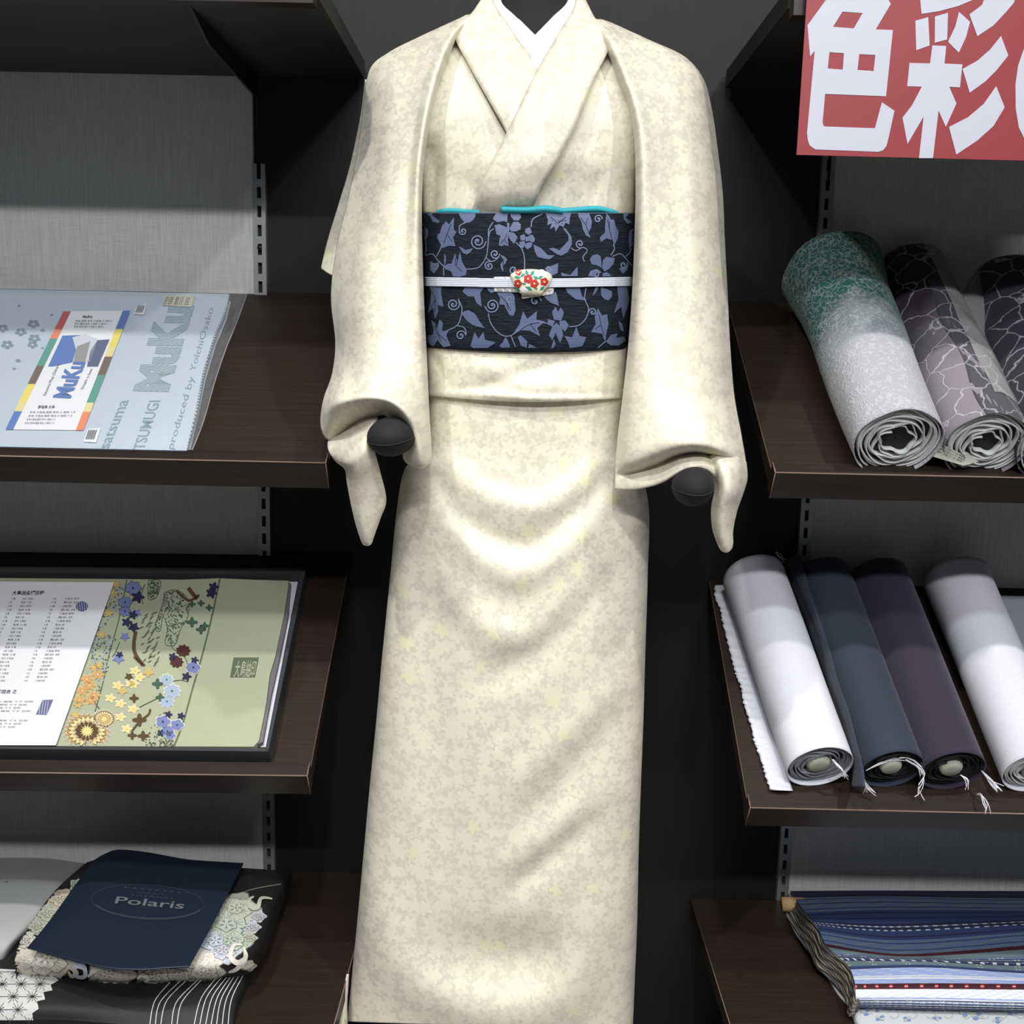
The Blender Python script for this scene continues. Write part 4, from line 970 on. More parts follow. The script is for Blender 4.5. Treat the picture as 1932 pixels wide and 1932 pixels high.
for x, y, r in ((920, 768, 34), (950, 830, 42), (922, 888, 36)): bloom(x, y, r, 'sky', 9, 'ivory', 'khaki')
for x, y, r in ((900, 1000, 38), (978, 1018, 34), (925, 1052, 32), (1068, 700, 36), (940, 1075, 26)): bloom(x, y, r, 'peri', 5, 'ivory', 'dnavy')
for x, y, r in ((735, 262, 40), (690, 340, 34), (690, 390, 30)): bloom(x, y, r, 'peri', 7, 'khaki', 'dnavy')
for x, y, r in ((1012, 608, 34), (975, 670, 32)): bloom(x, y, r, 'dred', 9, 'brown', 'dnavy')
for x, y, r in ((760, 312, 30), (1168, 290, 26), (1180, 255, 24), (955, 640, 20), (1075, 660, 18), (1030, 750, 22), (930, 960, 18), (1000, 968, 18), (890, 1062, 18), (735, 410, 22), (700, 450, 24)): bloom(x, y, r, 'dnavy', 5, None, None, .9, .3)
for x, y, r, c_ in ((738, 478, 36, 'dnavy'), (690, 530, 30, 'peri'), (755, 400, 30, 'peri'), (655, 650, 38, 'peri'), (820, 725, 34, 'gold'), (675, 828, 34, 'gold'), (712, 750, 26, 'brown'), (660, 630, 24, 'dnavy')): star(x, y, r, c_)
for x, y in ((745, 720), (770, 755), (720, 790), (650, 800), (740, 790), (610, 870), (665, 900), (735, 930), (665, 975), (700, 1040)): bloom(x, y, 24, 'ygold', 5, 'ivory', 'gold', .8, .25)
for x, y in ((480, 765), (495, 800), (520, 855), (455, 830), (540, 740), (440, 880), (500, 880)): bloom(x, y, 28, 'apricot', 6, 'ygold', 'ivory', .8, .25)
for x, y in ((520, 700), (545, 690), (430, 905), (415, 960), (640, 240), (620, 290), (600, 400), (560, 520)): bloom(x, y, 22, 'gold', 6, None, 'ygold', .8, .3)
# chrysanthemums
for cx_, cy_, r_, in ((480, 1052, 135), (575, 985, 70)):
    for ring, (rr, n_, c_) in enumerate(((1, 26, 'tan'), (.8, 22, 'ygold'), (.62, 18, 'tan'), (.5, 14, 'brown' if r_ > 100 else 'gold'))):
        for k in range(n_):
            a = 2*math.pi*k/n_+ring*.2; l = r_*rr; wd = 2*math.pi*l/n_*.42
            ux, uy = math.cos(a), math.sin(a)*.82
            p = [(cx_+ux*l*.35, cy_+uy*l*.35), (cx_+ux*l*.8-uy*wd, cy_+uy*l*.8+ux*wd), (cx_+ux*l, cy_+uy*l), (cx_+ux*l*.8+uy*wd, cy_+uy*l*.8-ux*wd)]
            if ring < 3 and min(q[0] for q in p) > 310 and max(q[1] for q in p) < 1136: b.line([p[1], p[2], p[3]], 3, g, bi['ivory'] if ring % 2 == 0 else bi['brown'], .0008+.0003*ring, 0)
            if min(q[0] for q in p) > 310 and max(q[1] for q in p) < 1136: b.art([p], g, bi[c_], .0006+.0003*ring)
    bloom(cx_, cy_, r_*.26, 'ygold', 12, 'gold', None)
# branches and bamboo leaves
for pts, w_ in (([(750, 500), (740, 560), (745, 620), (790, 690)], 20), ([(800, 690), (770, 670), (740, 640)], 14), ([(830, 930), (820, 960), (770, 1000), (730, 1050)], 12), ([(1040, 260), (1070, 300), (1090, 320)], 22), ([(975, 275), (1010, 310), (1050, 330), (1100, 300)], 14),
               ([(1040, 780), (1000, 770), (960, 775)], 4), ([(890, 860), (830, 890), (770, 920)], 5), ([(1020, 640), (1035, 680), (1030, 710)], 5), ([(940, 560), (960, 600), (990, 610)], 4), ([(540, 800), (560, 820), (530, 830)], 5), ([(520, 890), (550, 930)], 6), ([(660, 560), (640, 610), (620, 640)], 5), ([(800, 240), (780, 300), (790, 350)], 5)):
    b.line(pts, w_, g, bi['brown'] if w_ > 8 else bi['khaki'], .0009)
for k in range(46):
    y = 400+k*6.2; x = 820+30*math.sin(k*.9)+ (k/46)*20; a = (-.8 if k % 2 else 2.5)+.3*math.sin(k*1.7); l = 32
    b.art([[(x, y), (x+l*.5*math.cos(a)-4*math.sin(a), y+l*.5*math.sin(a)+4*math.cos(a)), (x+l*math.cos(a), y+l*math.sin(a)), (x+l*.5*math.cos(a)+4*math.sin(a), y+l*.5*math.sin(a)-4*math.cos(a))]], g, bi['khaki'], .0009)
for x, y, r in ((1060, 450, 24), (1110, 490, 22), (1130, 470, 18), (1060, 350, 16), (1110, 345, 16), (1155, 370, 16), (770, 990, 30), (730, 1075, 20), (790, 1078, 24), (870, 790, 24), (885, 865, 20), (740, 870, 20)): bloom(x, y, r, 'dkgreen' if x > 860 else 'brown', 4, None, None, .9, .35)
# woven square seal
for p in ([(1290, 645), (1430, 645), (1408, 755), (1270, 755)],): b.art([p], g, bi['dim'] if 'dim' in bi else bi['khaki'], .0006)
b.text('大島', (1290, 748), (1350, 748), (12, -70), g, bi['greencloth'], .001, .01); b.text('紬印', (1352, 748), (1405, 748), (12, -72), g, bi['greencloth'], .001, .01)
b.build('woven_flowers', BC, br, smooth=False)
lf = thing('printed_leaflet', 'white leaflet with columns of small print lying on the green brocade', 'leaflet', A2.at(80, 1250, .02))
b = MB(); slab(A2, f6, [(-600, 222), (630, 230), (308, 1130), (-600, 1128)], HB+.0035, HB+.0042, b); b.build('sheet', 'paper', lf, smooth=False)
g = on(A2, f6, HB+.0044); b = MB()
b.text('大島紬会博百録', (65, 298), (240, 298), (6, -18), g, 0, .0002, .02)
words = ['大島紬 織物', '本場 奄美 紬', '泥染 大島紬', '藍染 絣', '正絹 着尺 一反', '奄美 大島']
for k in range(23):
    y = 325+k*20.6; sx = -.357*(y-300)
    for x, w_ in ((300, 26), (365, 75), (65, 26), (130, 75), (-120, 75)):
        b.text(words[(k*3+x//60) % 6] if w_ > 30 else '大島', (x+sx, y), (x+sx+w_*random.uniform(.6, 1.1), y), (3, -9), g, 1, .0002)
b.text('織組合 之', (-20, 842), (90, 842), (5, -16), g, 0, .0002, .02)
for k in range(9):
    if k in (4, 5): continue
    y = 893+k*17.5; b.text('本場奄美大島紬 の 織物 です 証紙', (-200-k*5, y), (183-k*5-(k % 3)*30, y), (2, -8), g, 1, .0002)
b.art([[(452+34*math.cos(k*.3), 363+28*math.sin(k*.3)) for k in range(21)]], g, 2, .0003)
b.art([[(235, 880), (294, 878), (258, 962), (198, 960)]], g, 2, .0003)
for k in range(4): b.line([(225+k*14, 882), (215+k*14, 960)], 2, g, 3, .0006, 0)
for k in range(5): b.line([(425+k*13, 340), (430+k*13, 386)], 2, g, 3, .0006, 0)
b.build('print', ['dnavy', 'grey', mat('stamp_violet', (.13, .14, .28), .7), 'paper'], lf, smooth=False)

# ------------------------------------------------------------------ left, bottom shelf
f7 = xf(0, 1480, 2.9273)
class HP:   # height above bottom shelf, following a height function
    def __init__(s, P): s.P = P
def hz(z): return Plane((0, 0, z), (0, 0, 1))
gy = thing('fabric_roll', 'pale grey folded fabric at the far left of the bottom shelf', 'fabric', FA.at(20, 1760))
rows = [[(-900, 400, .035), (-300, 405, .035), (0, 405, .035), (250, 408, .035), (440, 432, .030), (475, 440, .012)],
        [(-900, 520, .055), (-300, 525, .055), (0, 530, .055), (200, 540, .055), (340, 560, .048), (400, 570, .012)],
        [(-900, 700, .060), (-300, 700, .060), (-60, 705, .060), (100, 720, .060), (215, 735, .050), (262, 745, .012)],
        [(-900, 860, .050), (-300, 860, .050), (-120, 870, .050), (0, 885, .050), (60, 900, .042), (92, 905, .012)],
        [(-900, 980, .025), (-300, 985, .025), (-140, 990, .025), (-40, 1000, .025), (15, 1003, .020), (42, 1005, .010)]]
def onz(P, rows, nu, nv, f):
    rr = [cr(r, nu) for r in rows]; out = []
    for j in range(nv): out.append([None]*nu)
    for i in range(nu):
        c = cr([r[i] for r in rr], nv)
        for j in range(nv): out[j][i] = P.at(*f(c[j].x, c[j].y), c[j].z)
    return out
def mound(b, P, gr, mi=0, base=.001):
    """close a draped top sheet down to the shelf"""
    b.grid(gr, mi)
    nv, nu = len(gr), len(gr[0])
    loop = gr[0][:]+[r[-1] for r in gr[1:]]+gr[-1][-2::-1]+[r[0] for r in gr[-2:0:-1]]
    lo = [Vector((p.x, p.y, P.o.z+base)) for p in loop]; md = [p*.5+q*.5 for p, q in zip(loop, lo)]
    b.grid([loop, md, lo], mi, cu=True)
b = MB(); mound(b, FA, onz(FA, rows, 40, 30, f7)); b.build('folded_cloth', 'greycloth', gy)
b = MB(); b.art([[(22, 540), (45, 536), (42, 545), (28, 547)]], lambda u, v, o: FA.at(*f7(u, v), .0558), 0, 0); b.build('printed_mark', 'ink', gy)
# black striped fabric, lowest
bs = thing('striped_fabric', 'black folded fabric with white stripes and a white star-lattice section, lowest on the left', 'fabric', FA.at(250, 1880))
rows = [[(-300, 700, .040), (0, 705, .040), (400, 700, .040), (900, 690, .040), (1300, 640, .038), (1490, 640, .030), (1560, 640, .004)],
        [(-300, 850, .036), (0, 850, .036), (400, 850, .036), (900, 850, .036), (1250, 850, .034), (1440, 850, .024), (1490, 860, .004)],
        [(-300, 1040, .030), (0, 1040, .030), (400, 1045, .030), (850, 1050, .030), (1180, 1050, .030), (1345, 1040, .024), (1400, 1045, .004)],
        [(-300, 1120, .028), (0, 1120, .028), (400, 1125, .028), (800, 1130, .028), (1110, 1150, .028), (1300, 1150, .020), (1350, 1150, .004)],
        [(-300, 1220, .022), (0, 1220, .022), (350, 1225, .022), (760, 1230, .022), (1080, 1235, .022), (1275, 1240, .014), (1310, 1240, .003)],
        [(-300, 1290, .010), (0, 1296, .010), (350, 1300, .010), (760, 1330, .010), (1080, 1340, .010), (1262, 1340, .006), (1290, 1340, .002)]]
G = onz(FA, rows, 90, 70, f7); b = MB(); mound(b, FA, G); DB = b; b.build('folded_cloth', 'blackcloth', bs)
def hat(rows):
    """height of a draped sheet at frame coords (nearest row/col blend)"""
    def h(u, v):
        rs = rows
        j = 0
        def vr(r):
            for i in range(len(r)-1):
                if r[i][0] <= u <= r[i+1][0]:
                    t = (u-r[i][0])/(r[i+1][0]-r[i][0]); return r[i][1]*(1-t)+r[i+1][1]*t, r[i][2]*(1-t)+r[i+1][2]*t
            return (r[0][1], r[0][2]) if u < r[0][0] else (r[-1][1], r[-1][2])
        V = [vr(r) for r in rs]
        for i in range(len(V)-1):
            if v <= V[i+1][0] or i == len(V)-2:
                t = max(0, min(1, (v-V[i][0])/(V[i+1][0]-V[i][0]+1e-9))); return V[i][1]*(1-t)+V[i+1][1]*t
    return h
hb = hat(rows); gz = drape(DB, f7, lambda u, v, o: FA.at(*f7(u, v), hb(u, v)+o))
b = MB()
for a_, c_, d_ in (((940, 1095), (855, 1200), (828, 1330)), ((1000, 1085), (885, 1205), (858, 1330)), ((1030, 1085), (920, 1200), (888, 1330)), ((1090, 1085), (975, 1205), (948, 1330)), ((1110, 1085), (1005, 1205), (978, 1330)),
                   ((1200, 1065), (1110, 1185), (1072, 1330)), ((1232, 1060), (1140, 1180), (1103, 1330)), ((1262, 1055), (1172, 1178), (1135, 1330)), ((1285, 1050), (1200, 1178), (1165, 1330)), ((1305, 1045), (1222, 1185), (1195, 1330)), ((1330, 1040), (1250, 1185), (1226, 1330)), ((1352, 1035), (1278, 1185), (1258, 1330))):
    b.line([a_, c_, d_], 4.5, gz, 0, .0008, 30)
edge = [(335, 1040), (300, 1065), (325, 1085), (280, 1110), (290, 1140), (240, 1150), (250, 1190), (205, 1200), (215, 1240), (180, 1262), (185, 1300)]
b.art([[(-200, 1010)]+edge+[(-200, 1300)]], gz, 0, .0008, 40)
# star lattice lines
for r_ in range(5):
    for c_ in range(-2, 4):
        x = 90+c_*105+(r_ % 2)*35-(r_*8); y = 1040+r_*68
        if not (-120 < x < 250-(y-1040)*.28): continue
        for k in range(12):
            a = k*math.pi/6; l = 52 if k % 2 == 0 else 34
            x2, y2 = x+l*math.cos(a), y+l*.75*math.sin(a)
            if x2 < 315-(y2-1040)*.5 and 1030 < y2 < 1298: b.line([(x, y), (x2, y2)], 2.6, gz, 1, .0014, 3)
        b.art([[(x+9*math.cos(k), y+7*math.sin(k)) for k in range(6)]], gz, 1, .0016)
b.build('stripes_and_lattice', [mat('stripe_white', (.62, .62, .60), .7), 'ink'], bs, smooth=False)
# floral fabric
ff = thing('floral_fabric', 'black folded fabric printed with large beige flowers, under the navy card', 'fabric', FA.at(280, 1760, .045))
rows = [[(480, 430, .070), (600, 405, .080), (900, 410, .082), (1200, 450, .078), (1480, 470, .068), (1600, 480, .045), (1612, 482, .032)],
        [(330, 560, .070), (450, 550, .082), (850, 540, .082), (1150, 560, .078), (1440, 560, .070), (1555, 556, .058), (1590, 570, .032)],
        [(215, 700, .068), (350, 700, .080), (800, 700, .080), (1100, 720, .078), (1380, 720, .072), (1490, 710, .060), (1530, 740, .030)],
        [(110, 880, .062), (260, 880, .074), (700, 890, .076), (1050, 890, .074), (1320, 890, .070), (1430, 880, .058), (1480, 890, .030)],
        [(85, 960, .056), (220, 975, .066), (650, 1005, .068), (1000, 1000, .066), (1270, 985, .062), (1385, 965, .052), (1440, 960, .030)],
        [(88, 1020, .040), (230, 1035, .046), (620, 1070, .048), (1000, 1065, .046), (1260, 1045, .044), (1375, 1020, .038), (1410, 1015, .028)],
        [(95, 1040, .030), (240, 1052, .031), (620, 1085, .031), (1000, 1080, .031), (1255, 1058, .031), (1372, 1035, .030), (1400, 1025, .028)]]
FR = rows; G = onz(FA, rows, 80, 70, f7); b = MB(); mound(b, FA, G, 0, .028); DB = b; FCL = b.build('folded_cloth', 'blackcloth', ff)
hf = hat(FR); gz = drape(DB, f7, lambda u, v, o: FA.at(*f7(u, v), hf(u, v)+o))
b = MB(); FC = ['ivory', 'beige', 'taupe', 'char', 'palegrey', 'core', 'purpledk', 'tealgrey']; fi = {k: i for i, k in enumerate(FC)}
def peony(x, y, r, pal=('ivory', 'taupe'), n=5, sq=.7, rnd=0):
    r *= 1.45
    for ring in range(3):
        rr = r*(1-.32*ring)
        for k in range(n):
            a = 2*math.pi*k/n+ring*.6+rnd; px_, py_ = x+rr*.55*math.cos(a), y+rr*.55*sq*math.sin(a)
            for q, (sc__, cc) in enumerate(((1, pal[1]), (.88, pal[0]))):
                w_ = rr*.52*sc__
                b.art([[(px_+w_*(1+.15*math.cos(4*t+k))*math.cos(t), py_+w_*sq*(1+.15*math.cos(4*t+k))*math.sin(t)) for t in [j*.45 for j in range(14)]]], gz, fi[cc], .0006+.0002*(ring*3+q), 45)
            for dv in (-.35, .05, .4): b.line([(x+rr*.25*math.cos(a), y+rr*.25*sq*math.sin(a)), (px_+w_*.3*math.cos(a+dv*3), py_+w_*.3*sq*math.sin(a+dv*3)), (px_+w_*.75*math.cos(a+dv*2), py_+w_*.75*sq*math.sin(a+dv*2))], lambda t: 3.5-2.5*t, gz, fi[pal[1]], .00075+.0002*(ring*3+1), 6)
peony(260, 965, 120, ('ivory', 'taupe')); peony(160, 960, 70, ('ivory', 'beige'))
peony(600, 1040, 80); peony(650, 1050, 70, ('ivory', 'beige')); peony(860, 1050, 75); peony(1000, 1050, 45); peony(1130, 1035, 75)
peony(1120, 975, 75, ('ivory', 'beige')); peony(1300, 690, 90, ('core', 'taupe')); peony(1250, 780, 110, ('core', 'tealgrey'), rnd=.4); peony(1190, 870, 90, ('palegrey', 'tealgrey'), rnd=.8); peony(1270, 870, 80, ('core', 'tealgrey'), rnd=.2)
peony(1230, 920, 70, ('palegrey', 'taupe')); peony(340, 640, 60, ('beige', 'taupe')); peony(270, 720, 60, ('core', 'taupe')); peony(210, 790, 50, ('core', 'taupe')); peony(140, 870, 55, ('ivory', 'taupe'))
peony(440, 560, 40, ('core', 'char')); peony(1420, 730, 34, ('palegrey', 'taupe')); peony(1390, 790, 34, ('palegrey', 'taupe')); peony(1370, 850, 34, ('core', 'taupe')); peony(1370, 1000, 30, ('ivory', 'beige'))
for pts, c_ in (([(1495, 640), (1440, 640), (1420, 690), (1385, 690), (1375, 650), (1400, 630)], 'core'), ([(1340, 910), (1350, 950), (1310, 980), (1270, 960), (1290, 900), (1330, 895)], 'ivory'), ([(1340, 905), (1345, 960), (1300, 1010), (1260, 1025)], 'ivory'), ([(1390, 985), (1350, 1000), (1320, 985)], 'ivory'),
               ([(355, 1035), (390, 1000), (430, 1030), (400, 1045), (385, 1020)], 'beige'), ([(415, 1035), (420, 1000), (470, 1005), (475, 1045), (435, 1050), (415, 1030)], 'palegrey'), ([(760, 1060), (790, 1040), (820, 1060), (800, 1075)], 'ivory'), ([(490, 1050), (540, 1010), (590, 1010)], 'ivory')):
    b.line(pts, lambda t: 8+16*math.sin(math.pi*t), gz, fi[c_], .0030)
b.line([(1250, 630), (1400, 580), (1550, 552)], 4, gz, fi['taupe'], .0006)
b.build('printed_flowers', FC, FCL, smooth=False)
cdn = thing('navy_card', 'curved navy card lettered in silver lying on the floral fabric', 'card', FA.at(250, 1720, .08))
rows = [[(520, 420, .092), (580, 385, .100), (660, 362, .104), (820, 378, .100), (1030, 415, .094), (1200, 428, .090), (1345, 436, .088)],
        [(400, 580, .095), (470, 565, .101), (560, 552, .103), (740, 565, .100), (940, 585, .096), (1100, 592, .093), (1262, 600, .090)],
        [(270, 760, .093), (350, 755, .098), (460, 755, .100), (640, 770, .097), (840, 785, .094), (1010, 790, .092), (1165, 790, .089)],
        [(150, 905, .086), (250, 930, .088), (360, 960, .089), (560, 1010, .089), (760, 1025, .088), (920, 1015, .086), (1045, 1008, .084)]]
b = MB(); b.grid(onz(FA, rows, 60, 50, f7)); DB = b; CSH = b.build('card_sheet', 'navycard', cdn, solid=.0012)
hc_ = hat(rows); gz = drape(DB, f7, lambda u, v, o: FA.at(*f7(u, v), hc_(u, v)+o))
b = MB(); b.text('Polaris', (632, 662), (1012, 694), (14, -38), gz, 0, .0016, .012)
b.text('b a s s e t t e r', (688, 578), (1045, 612), (3, -10), gz, 1, .0016)
b.text('c o m m i t', (760, 606), (900, 618), (3, -9), gz, 1, .0016); b.text('T H E R M A L', (720, 622), (960, 642), (3, -9), gz, 1, .0016); b.text('NAVY', (765, 690), (830, 694), (2, -7), gz, 1, .0016)
for q in range(4):
    b.line([(815+(310-q*4)*math.cos(t), 655+(96-q*3)*math.sin(t)+.05*(310*math.cos(t))) for t in [k*2*math.pi/60 for k in (range(61) if q == 0 else range(3, 28))]], 2, gz, 1, .0014, 120)
b.build('silver_lettering', [mat('silver_ink', (.20, .22, .24), .35, .3), mat('silver_faint', (.05, .065, .085), .4)], CSH, smooth=False)

# ------------------------------------------------------------------ rolls
def roll_axis(P, a, ra, c, rc):
    """front and rear end centres (pixel, pixel radius) -> points and radii resting on plane P"""
    out = []
    for (px, py), rp in ((a, ra), (c, rc)):
        r = .045
        for _ in range(8):
            p = P.at(px, py, r); r = rp*((p-CAM).dot(fw))/F
        out.append((p, r))
    return out
def frame(A, B):
    d = (B-A).normalized(); s = d.cross(N_).normalized(); u = s.cross(d); return d, s, u
def make_roll(name, label, P, a, ra, c, rc, cloth, coil, core=None, group=None, turns=6, wob=.02, flat=1, hollow=.45, inset=.004, prof=None):
    (A, r1), (B, r2) = roll_axis(P, a, ra, c, rc); d, s, u = frame(A, B)
    t = thing(name, label, 'fabric roll', A-u*r1, group); n = 64; m = 44; g = []; L = (B-A).length
    def pt(tt, ang, k=1, ex=0):
        r = r1+(r2-r1)*tt
        if prof: r *= prof(tt)
        w = 1+wob*math.sin(ang*2+1.3+tt*2)*math.sin(tt*3+.5)+wob*.5*math.sin(ang*5+tt*9)
        return A+d*(L*tt+ex)+(s*math.cos(ang)+u*math.sin(ang)*flat)*r*k*w
    for j in range(m): g.append([pt(j/(m-1), 2*math.pi*i/n) for i in range(n)])
    b = MB(); b.grid(g, cu=True); t['_p'] = b.build('outer_layer', cloth, t, solid=.0012, offset=-1)
    # coil: one wound sheet
    q = MB(); N = turns*48
    st, en = [], []; mids = [[] for _ in range(6)]
    for i in range(N):
        f = i/(N-1); k = hollow+(.965-hollow)*f; an = 2*math.pi*turns*f+2.2
        j_ = 1+.010*math.sin(an*3+f*9)+(.16*(1-f))*math.sin(an*2.3+1)+(.08*(1-f))*math.sin(an*5.1)
        for q_ in range(6): mids[q_].append(pt(q_*.02, an, k*j_, inset+.003*math.sin(an*2+f*5)*.4))
    q.grid(mids); q.build('wound_layers', coil, t, solid=max(.0009, (r1*(1-hollow)/turns)*.42))
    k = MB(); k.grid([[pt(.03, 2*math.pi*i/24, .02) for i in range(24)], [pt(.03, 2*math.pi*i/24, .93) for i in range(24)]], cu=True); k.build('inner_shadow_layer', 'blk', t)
    if core:
        k = MB(); ring = []
        for kk, ex in ((.01, .002), (.30, .001), (.36, .004), (.36, .05)): ring.append([pt(0, 2*math.pi*i/30, kk*(1+.06*math.sin(3*i)), ex) for i in range(30)])
        k.grid(ring, cu=True); k.build('core', core, t)
    return t, pt, (A, B, d, s, u, r1, r2, L)
def thread(t, pt, lst):
    """white tying threads"""
    b = MB()
    for pts in lst:
        for k in range(4):
            b.tube(cr([tuple(Vector(p)+Vector((random.uniform(-1, 1), random.uniform(-.5, .5), random.uniform(-1, 1)))*.0014*(i+.3)) for i, p in enumerate(pts)], 14), .0005, 5)
    return b
def lacemat(name, c0, c1, lo, hi, kind, a=.2, bb=.8):
    """cloth with a colour gradient along its length under a raised lace figure"""
    m = mat(name, c0, .75, Sheen_Weight=.1); t = NT(m); v = t.coord()
    sp = t.n('ShaderNodeSeparateXYZ'); t.l(v, sp.inputs[0])
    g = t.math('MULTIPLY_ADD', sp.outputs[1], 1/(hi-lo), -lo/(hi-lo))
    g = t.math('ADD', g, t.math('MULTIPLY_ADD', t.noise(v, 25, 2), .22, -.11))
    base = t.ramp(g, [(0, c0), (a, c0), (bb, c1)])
    if kind == 'cell':
        vo = t.n('ShaderNodeTexVoronoi', feature='DISTANCE_TO_EDGE'); 
        dv = t.n('ShaderNodeVectorMath', operation='ADD'); nz = t.n('ShaderNodeTexNoise'); t.l(v, nz.inputs['Vector']); nz.inputs['Scale'].default_value = 60
        sc2 = t.n('ShaderNodeVectorMath', operation='SCALE'); t.l(nz.outputs['Color'], sc2.inputs[0]); sc2.inputs['Scale'].default_value = .012
        t.l(v, dv.inputs[0]); t.l(sc2.outputs[0], dv.inputs[1]); t.l(dv.outputs[0], vo.inputs['Vector']); vo.inputs['Scale'].default_value = 27
        ln = t.ramp(vo.outputs['Distance'], [(.010, (.8, .8, .8)), (.030, (0, 0, 0))])
    else:
        vo = t.n('ShaderNodeTexVoronoi', feature='DISTANCE_TO_EDGE'); nz = t.n('ShaderNodeTexNoise'); t.l(v, nz.inputs['Vector']); nz.inputs['Scale'].default_value = 90; nz.inputs['Detail'].default_value = 1
        sc2 = t.n('ShaderNodeVectorMath', operation='SCALE'); t.l(nz.outputs['Color'], sc2.inputs[0]); sc2.inputs['Scale'].default_value = .022
        dv = t.n('ShaderNodeVectorMath', operation='ADD'); t.l(v, dv.inputs[0]); t.l(sc2.outputs[0], dv.inputs[1]); t.l(dv.outputs[0], vo.inputs['Vector']); vo.inputs['Scale'].default_value = 110
        ln = t.ramp(vo.outputs['Distance'], [(.02, (.55, .55, .55)), (.12, (0, 0, 0))])
    rgb = t.n('ShaderNodeRGBToBW'); t.l(ln, rgb.inputs[0])
    light = t.mix(.45, base, (.75, .75, .78)); t.col(t.mix(rgb.outputs[0], base, light)); t.bump(rgb.outputs[0], .6, .0012)
    return m
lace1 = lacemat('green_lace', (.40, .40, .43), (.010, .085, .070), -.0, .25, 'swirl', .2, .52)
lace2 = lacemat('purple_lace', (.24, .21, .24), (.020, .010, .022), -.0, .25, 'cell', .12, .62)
lace3 = lacemat('navy_lace', (.020, .020, .032), (.018, .020, .034), -.0, .25, 'cell', .2, .8)
lace2b = lacemat('grey_lace', (.070, .068, .08), (.03, .032, .045), -.0, .25, 'cell', .1, .8)
coilw = fabric('selvedge_white', (.66, .67, .66))
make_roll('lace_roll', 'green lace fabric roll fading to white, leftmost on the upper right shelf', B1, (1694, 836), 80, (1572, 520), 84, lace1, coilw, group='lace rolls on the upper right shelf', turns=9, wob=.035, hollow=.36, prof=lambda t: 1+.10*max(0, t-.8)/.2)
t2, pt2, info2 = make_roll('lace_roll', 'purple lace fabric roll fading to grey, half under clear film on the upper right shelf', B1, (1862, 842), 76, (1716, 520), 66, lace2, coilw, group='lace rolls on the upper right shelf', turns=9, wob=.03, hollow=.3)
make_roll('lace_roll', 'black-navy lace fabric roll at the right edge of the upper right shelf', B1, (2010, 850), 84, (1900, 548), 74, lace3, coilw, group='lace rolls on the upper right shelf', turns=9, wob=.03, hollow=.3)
b = MB(); g = []
for j in range(60):
    tt = .74*j/59; g.append([pt2(tt, math.pi*(.60-.80*i/23+.02*math.sin(j*.2)), 1.022+.004*math.sin(i+j*.4)) for i in range(24)])
b.grid(g); b.build('grey_lace_overlap', lace2b, t2, solid=.0008)
# clear film over the purple roll, peaking behind it
fm = thing('clear_film_wrap', 'crumpled clear film rising in a peak between the purple and navy lace rolls', 'plastic wrap', B1.at(1790, 600, .05))
A_, B_, d_, s_, u_, ra_, rb_, L_ = info2
g = []
for j in range(40):
    tt = .10+.98*j/39; row = []
    for i in range(24):
        an = math.pi*(.47-.62*i/23); k = 1.065+.015*math.sin(j*.7+i*.8)+.03*max(0, tt-.6)*i/23
        row.append(pt2(tt, an, k))
    g.append(row)
b = MB(); b.grid(g); b.build('film_over_roll', 'film2', fm)
def pk3(px, py, Y): return PY(px, py, Y)
T = [[(1782, 446, -.035), (1786, 452, -.035), (1790, 462, -.04), (1794, 470, -.045)], [(1768, 480, -.05), (1784, 488, -.06), (1800, 486, -.06), (1860, 480, -.05)], [(1758, 530, -.08), (1788, 535, -.105), (1830, 520, -.10), (1905, 520, -.06)],
     [(1762, 590, -.13), (1800, 595, -.15), (1850, 580, -.15), (1925, 590, -.10)], [(1785, 640, -.17), (1820, 660, -.19), (1870, 650, -.18), (1930, 680, -.14)]]
b = MB(); b.grid(patch(T, 24, 40)); b.build('film_peak', 'film2', fm)
pt_ = thing('price_tag', 'cream printed price tag tied at the front of the purple lace roll', 'tag', B1.at(1800, 860, .01))
f2 = xf(1350, 420, 3.3195)
def tf(u, v, o): return PY(*f2(u, v), -.332-.0+(-.0)) - Vector((0, o, 0))
b = MB(); b.prism([tf(1408, 1382, 0), tf(1530, 1442, 0), tf(1565, 1470, 0), tf(1545, 1520, 0), tf(1362, 1465, 0), tf(1385, 1430, 0)], (0, .0006, 0)); b.prism([tf(1572, 1438, .0), tf(1650, 1496, 0), tf(1545, 1525, 0), tf(1560, 1470, 0)], (0, .0006, 0)); b.build('tag_card', mat('tag_cream', (.42, .42, .36), .7), pt_, smooth=False)
b = MB()
for k in range(3): b.text('着尺 正絹 レース 38000', (1412-k*12, 1402+k*17), (1556-k*8, 1474+k*13), (4, -9), tf, 0, .0008)
b.build('tag_print', 'ink', pt_, smooth=False)
pp = thing('paper_slip', 'white paper slip standing between the purple and navy lace rolls', 'paper', B1.at(1890, 700, .02))
q = [PY(*f2(u, v), y) for u, v, y in ((1730, 830, -.20), (1842, 990, -.26), (1805, 1058, -.27), (1765, 985, -.245))]
b = MB(); b.prism(q, (0, .0006, 0)); b.build('sheet', 'paper', pp, smooth=False)

# lower right shelf rolls
G4 = 'plain fabric rolls on the lower right shelf'
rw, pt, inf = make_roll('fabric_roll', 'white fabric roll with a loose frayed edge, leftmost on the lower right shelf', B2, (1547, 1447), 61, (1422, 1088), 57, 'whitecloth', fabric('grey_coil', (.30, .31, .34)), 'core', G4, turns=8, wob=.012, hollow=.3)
f3 = xf(1300, 980, 3.0570)
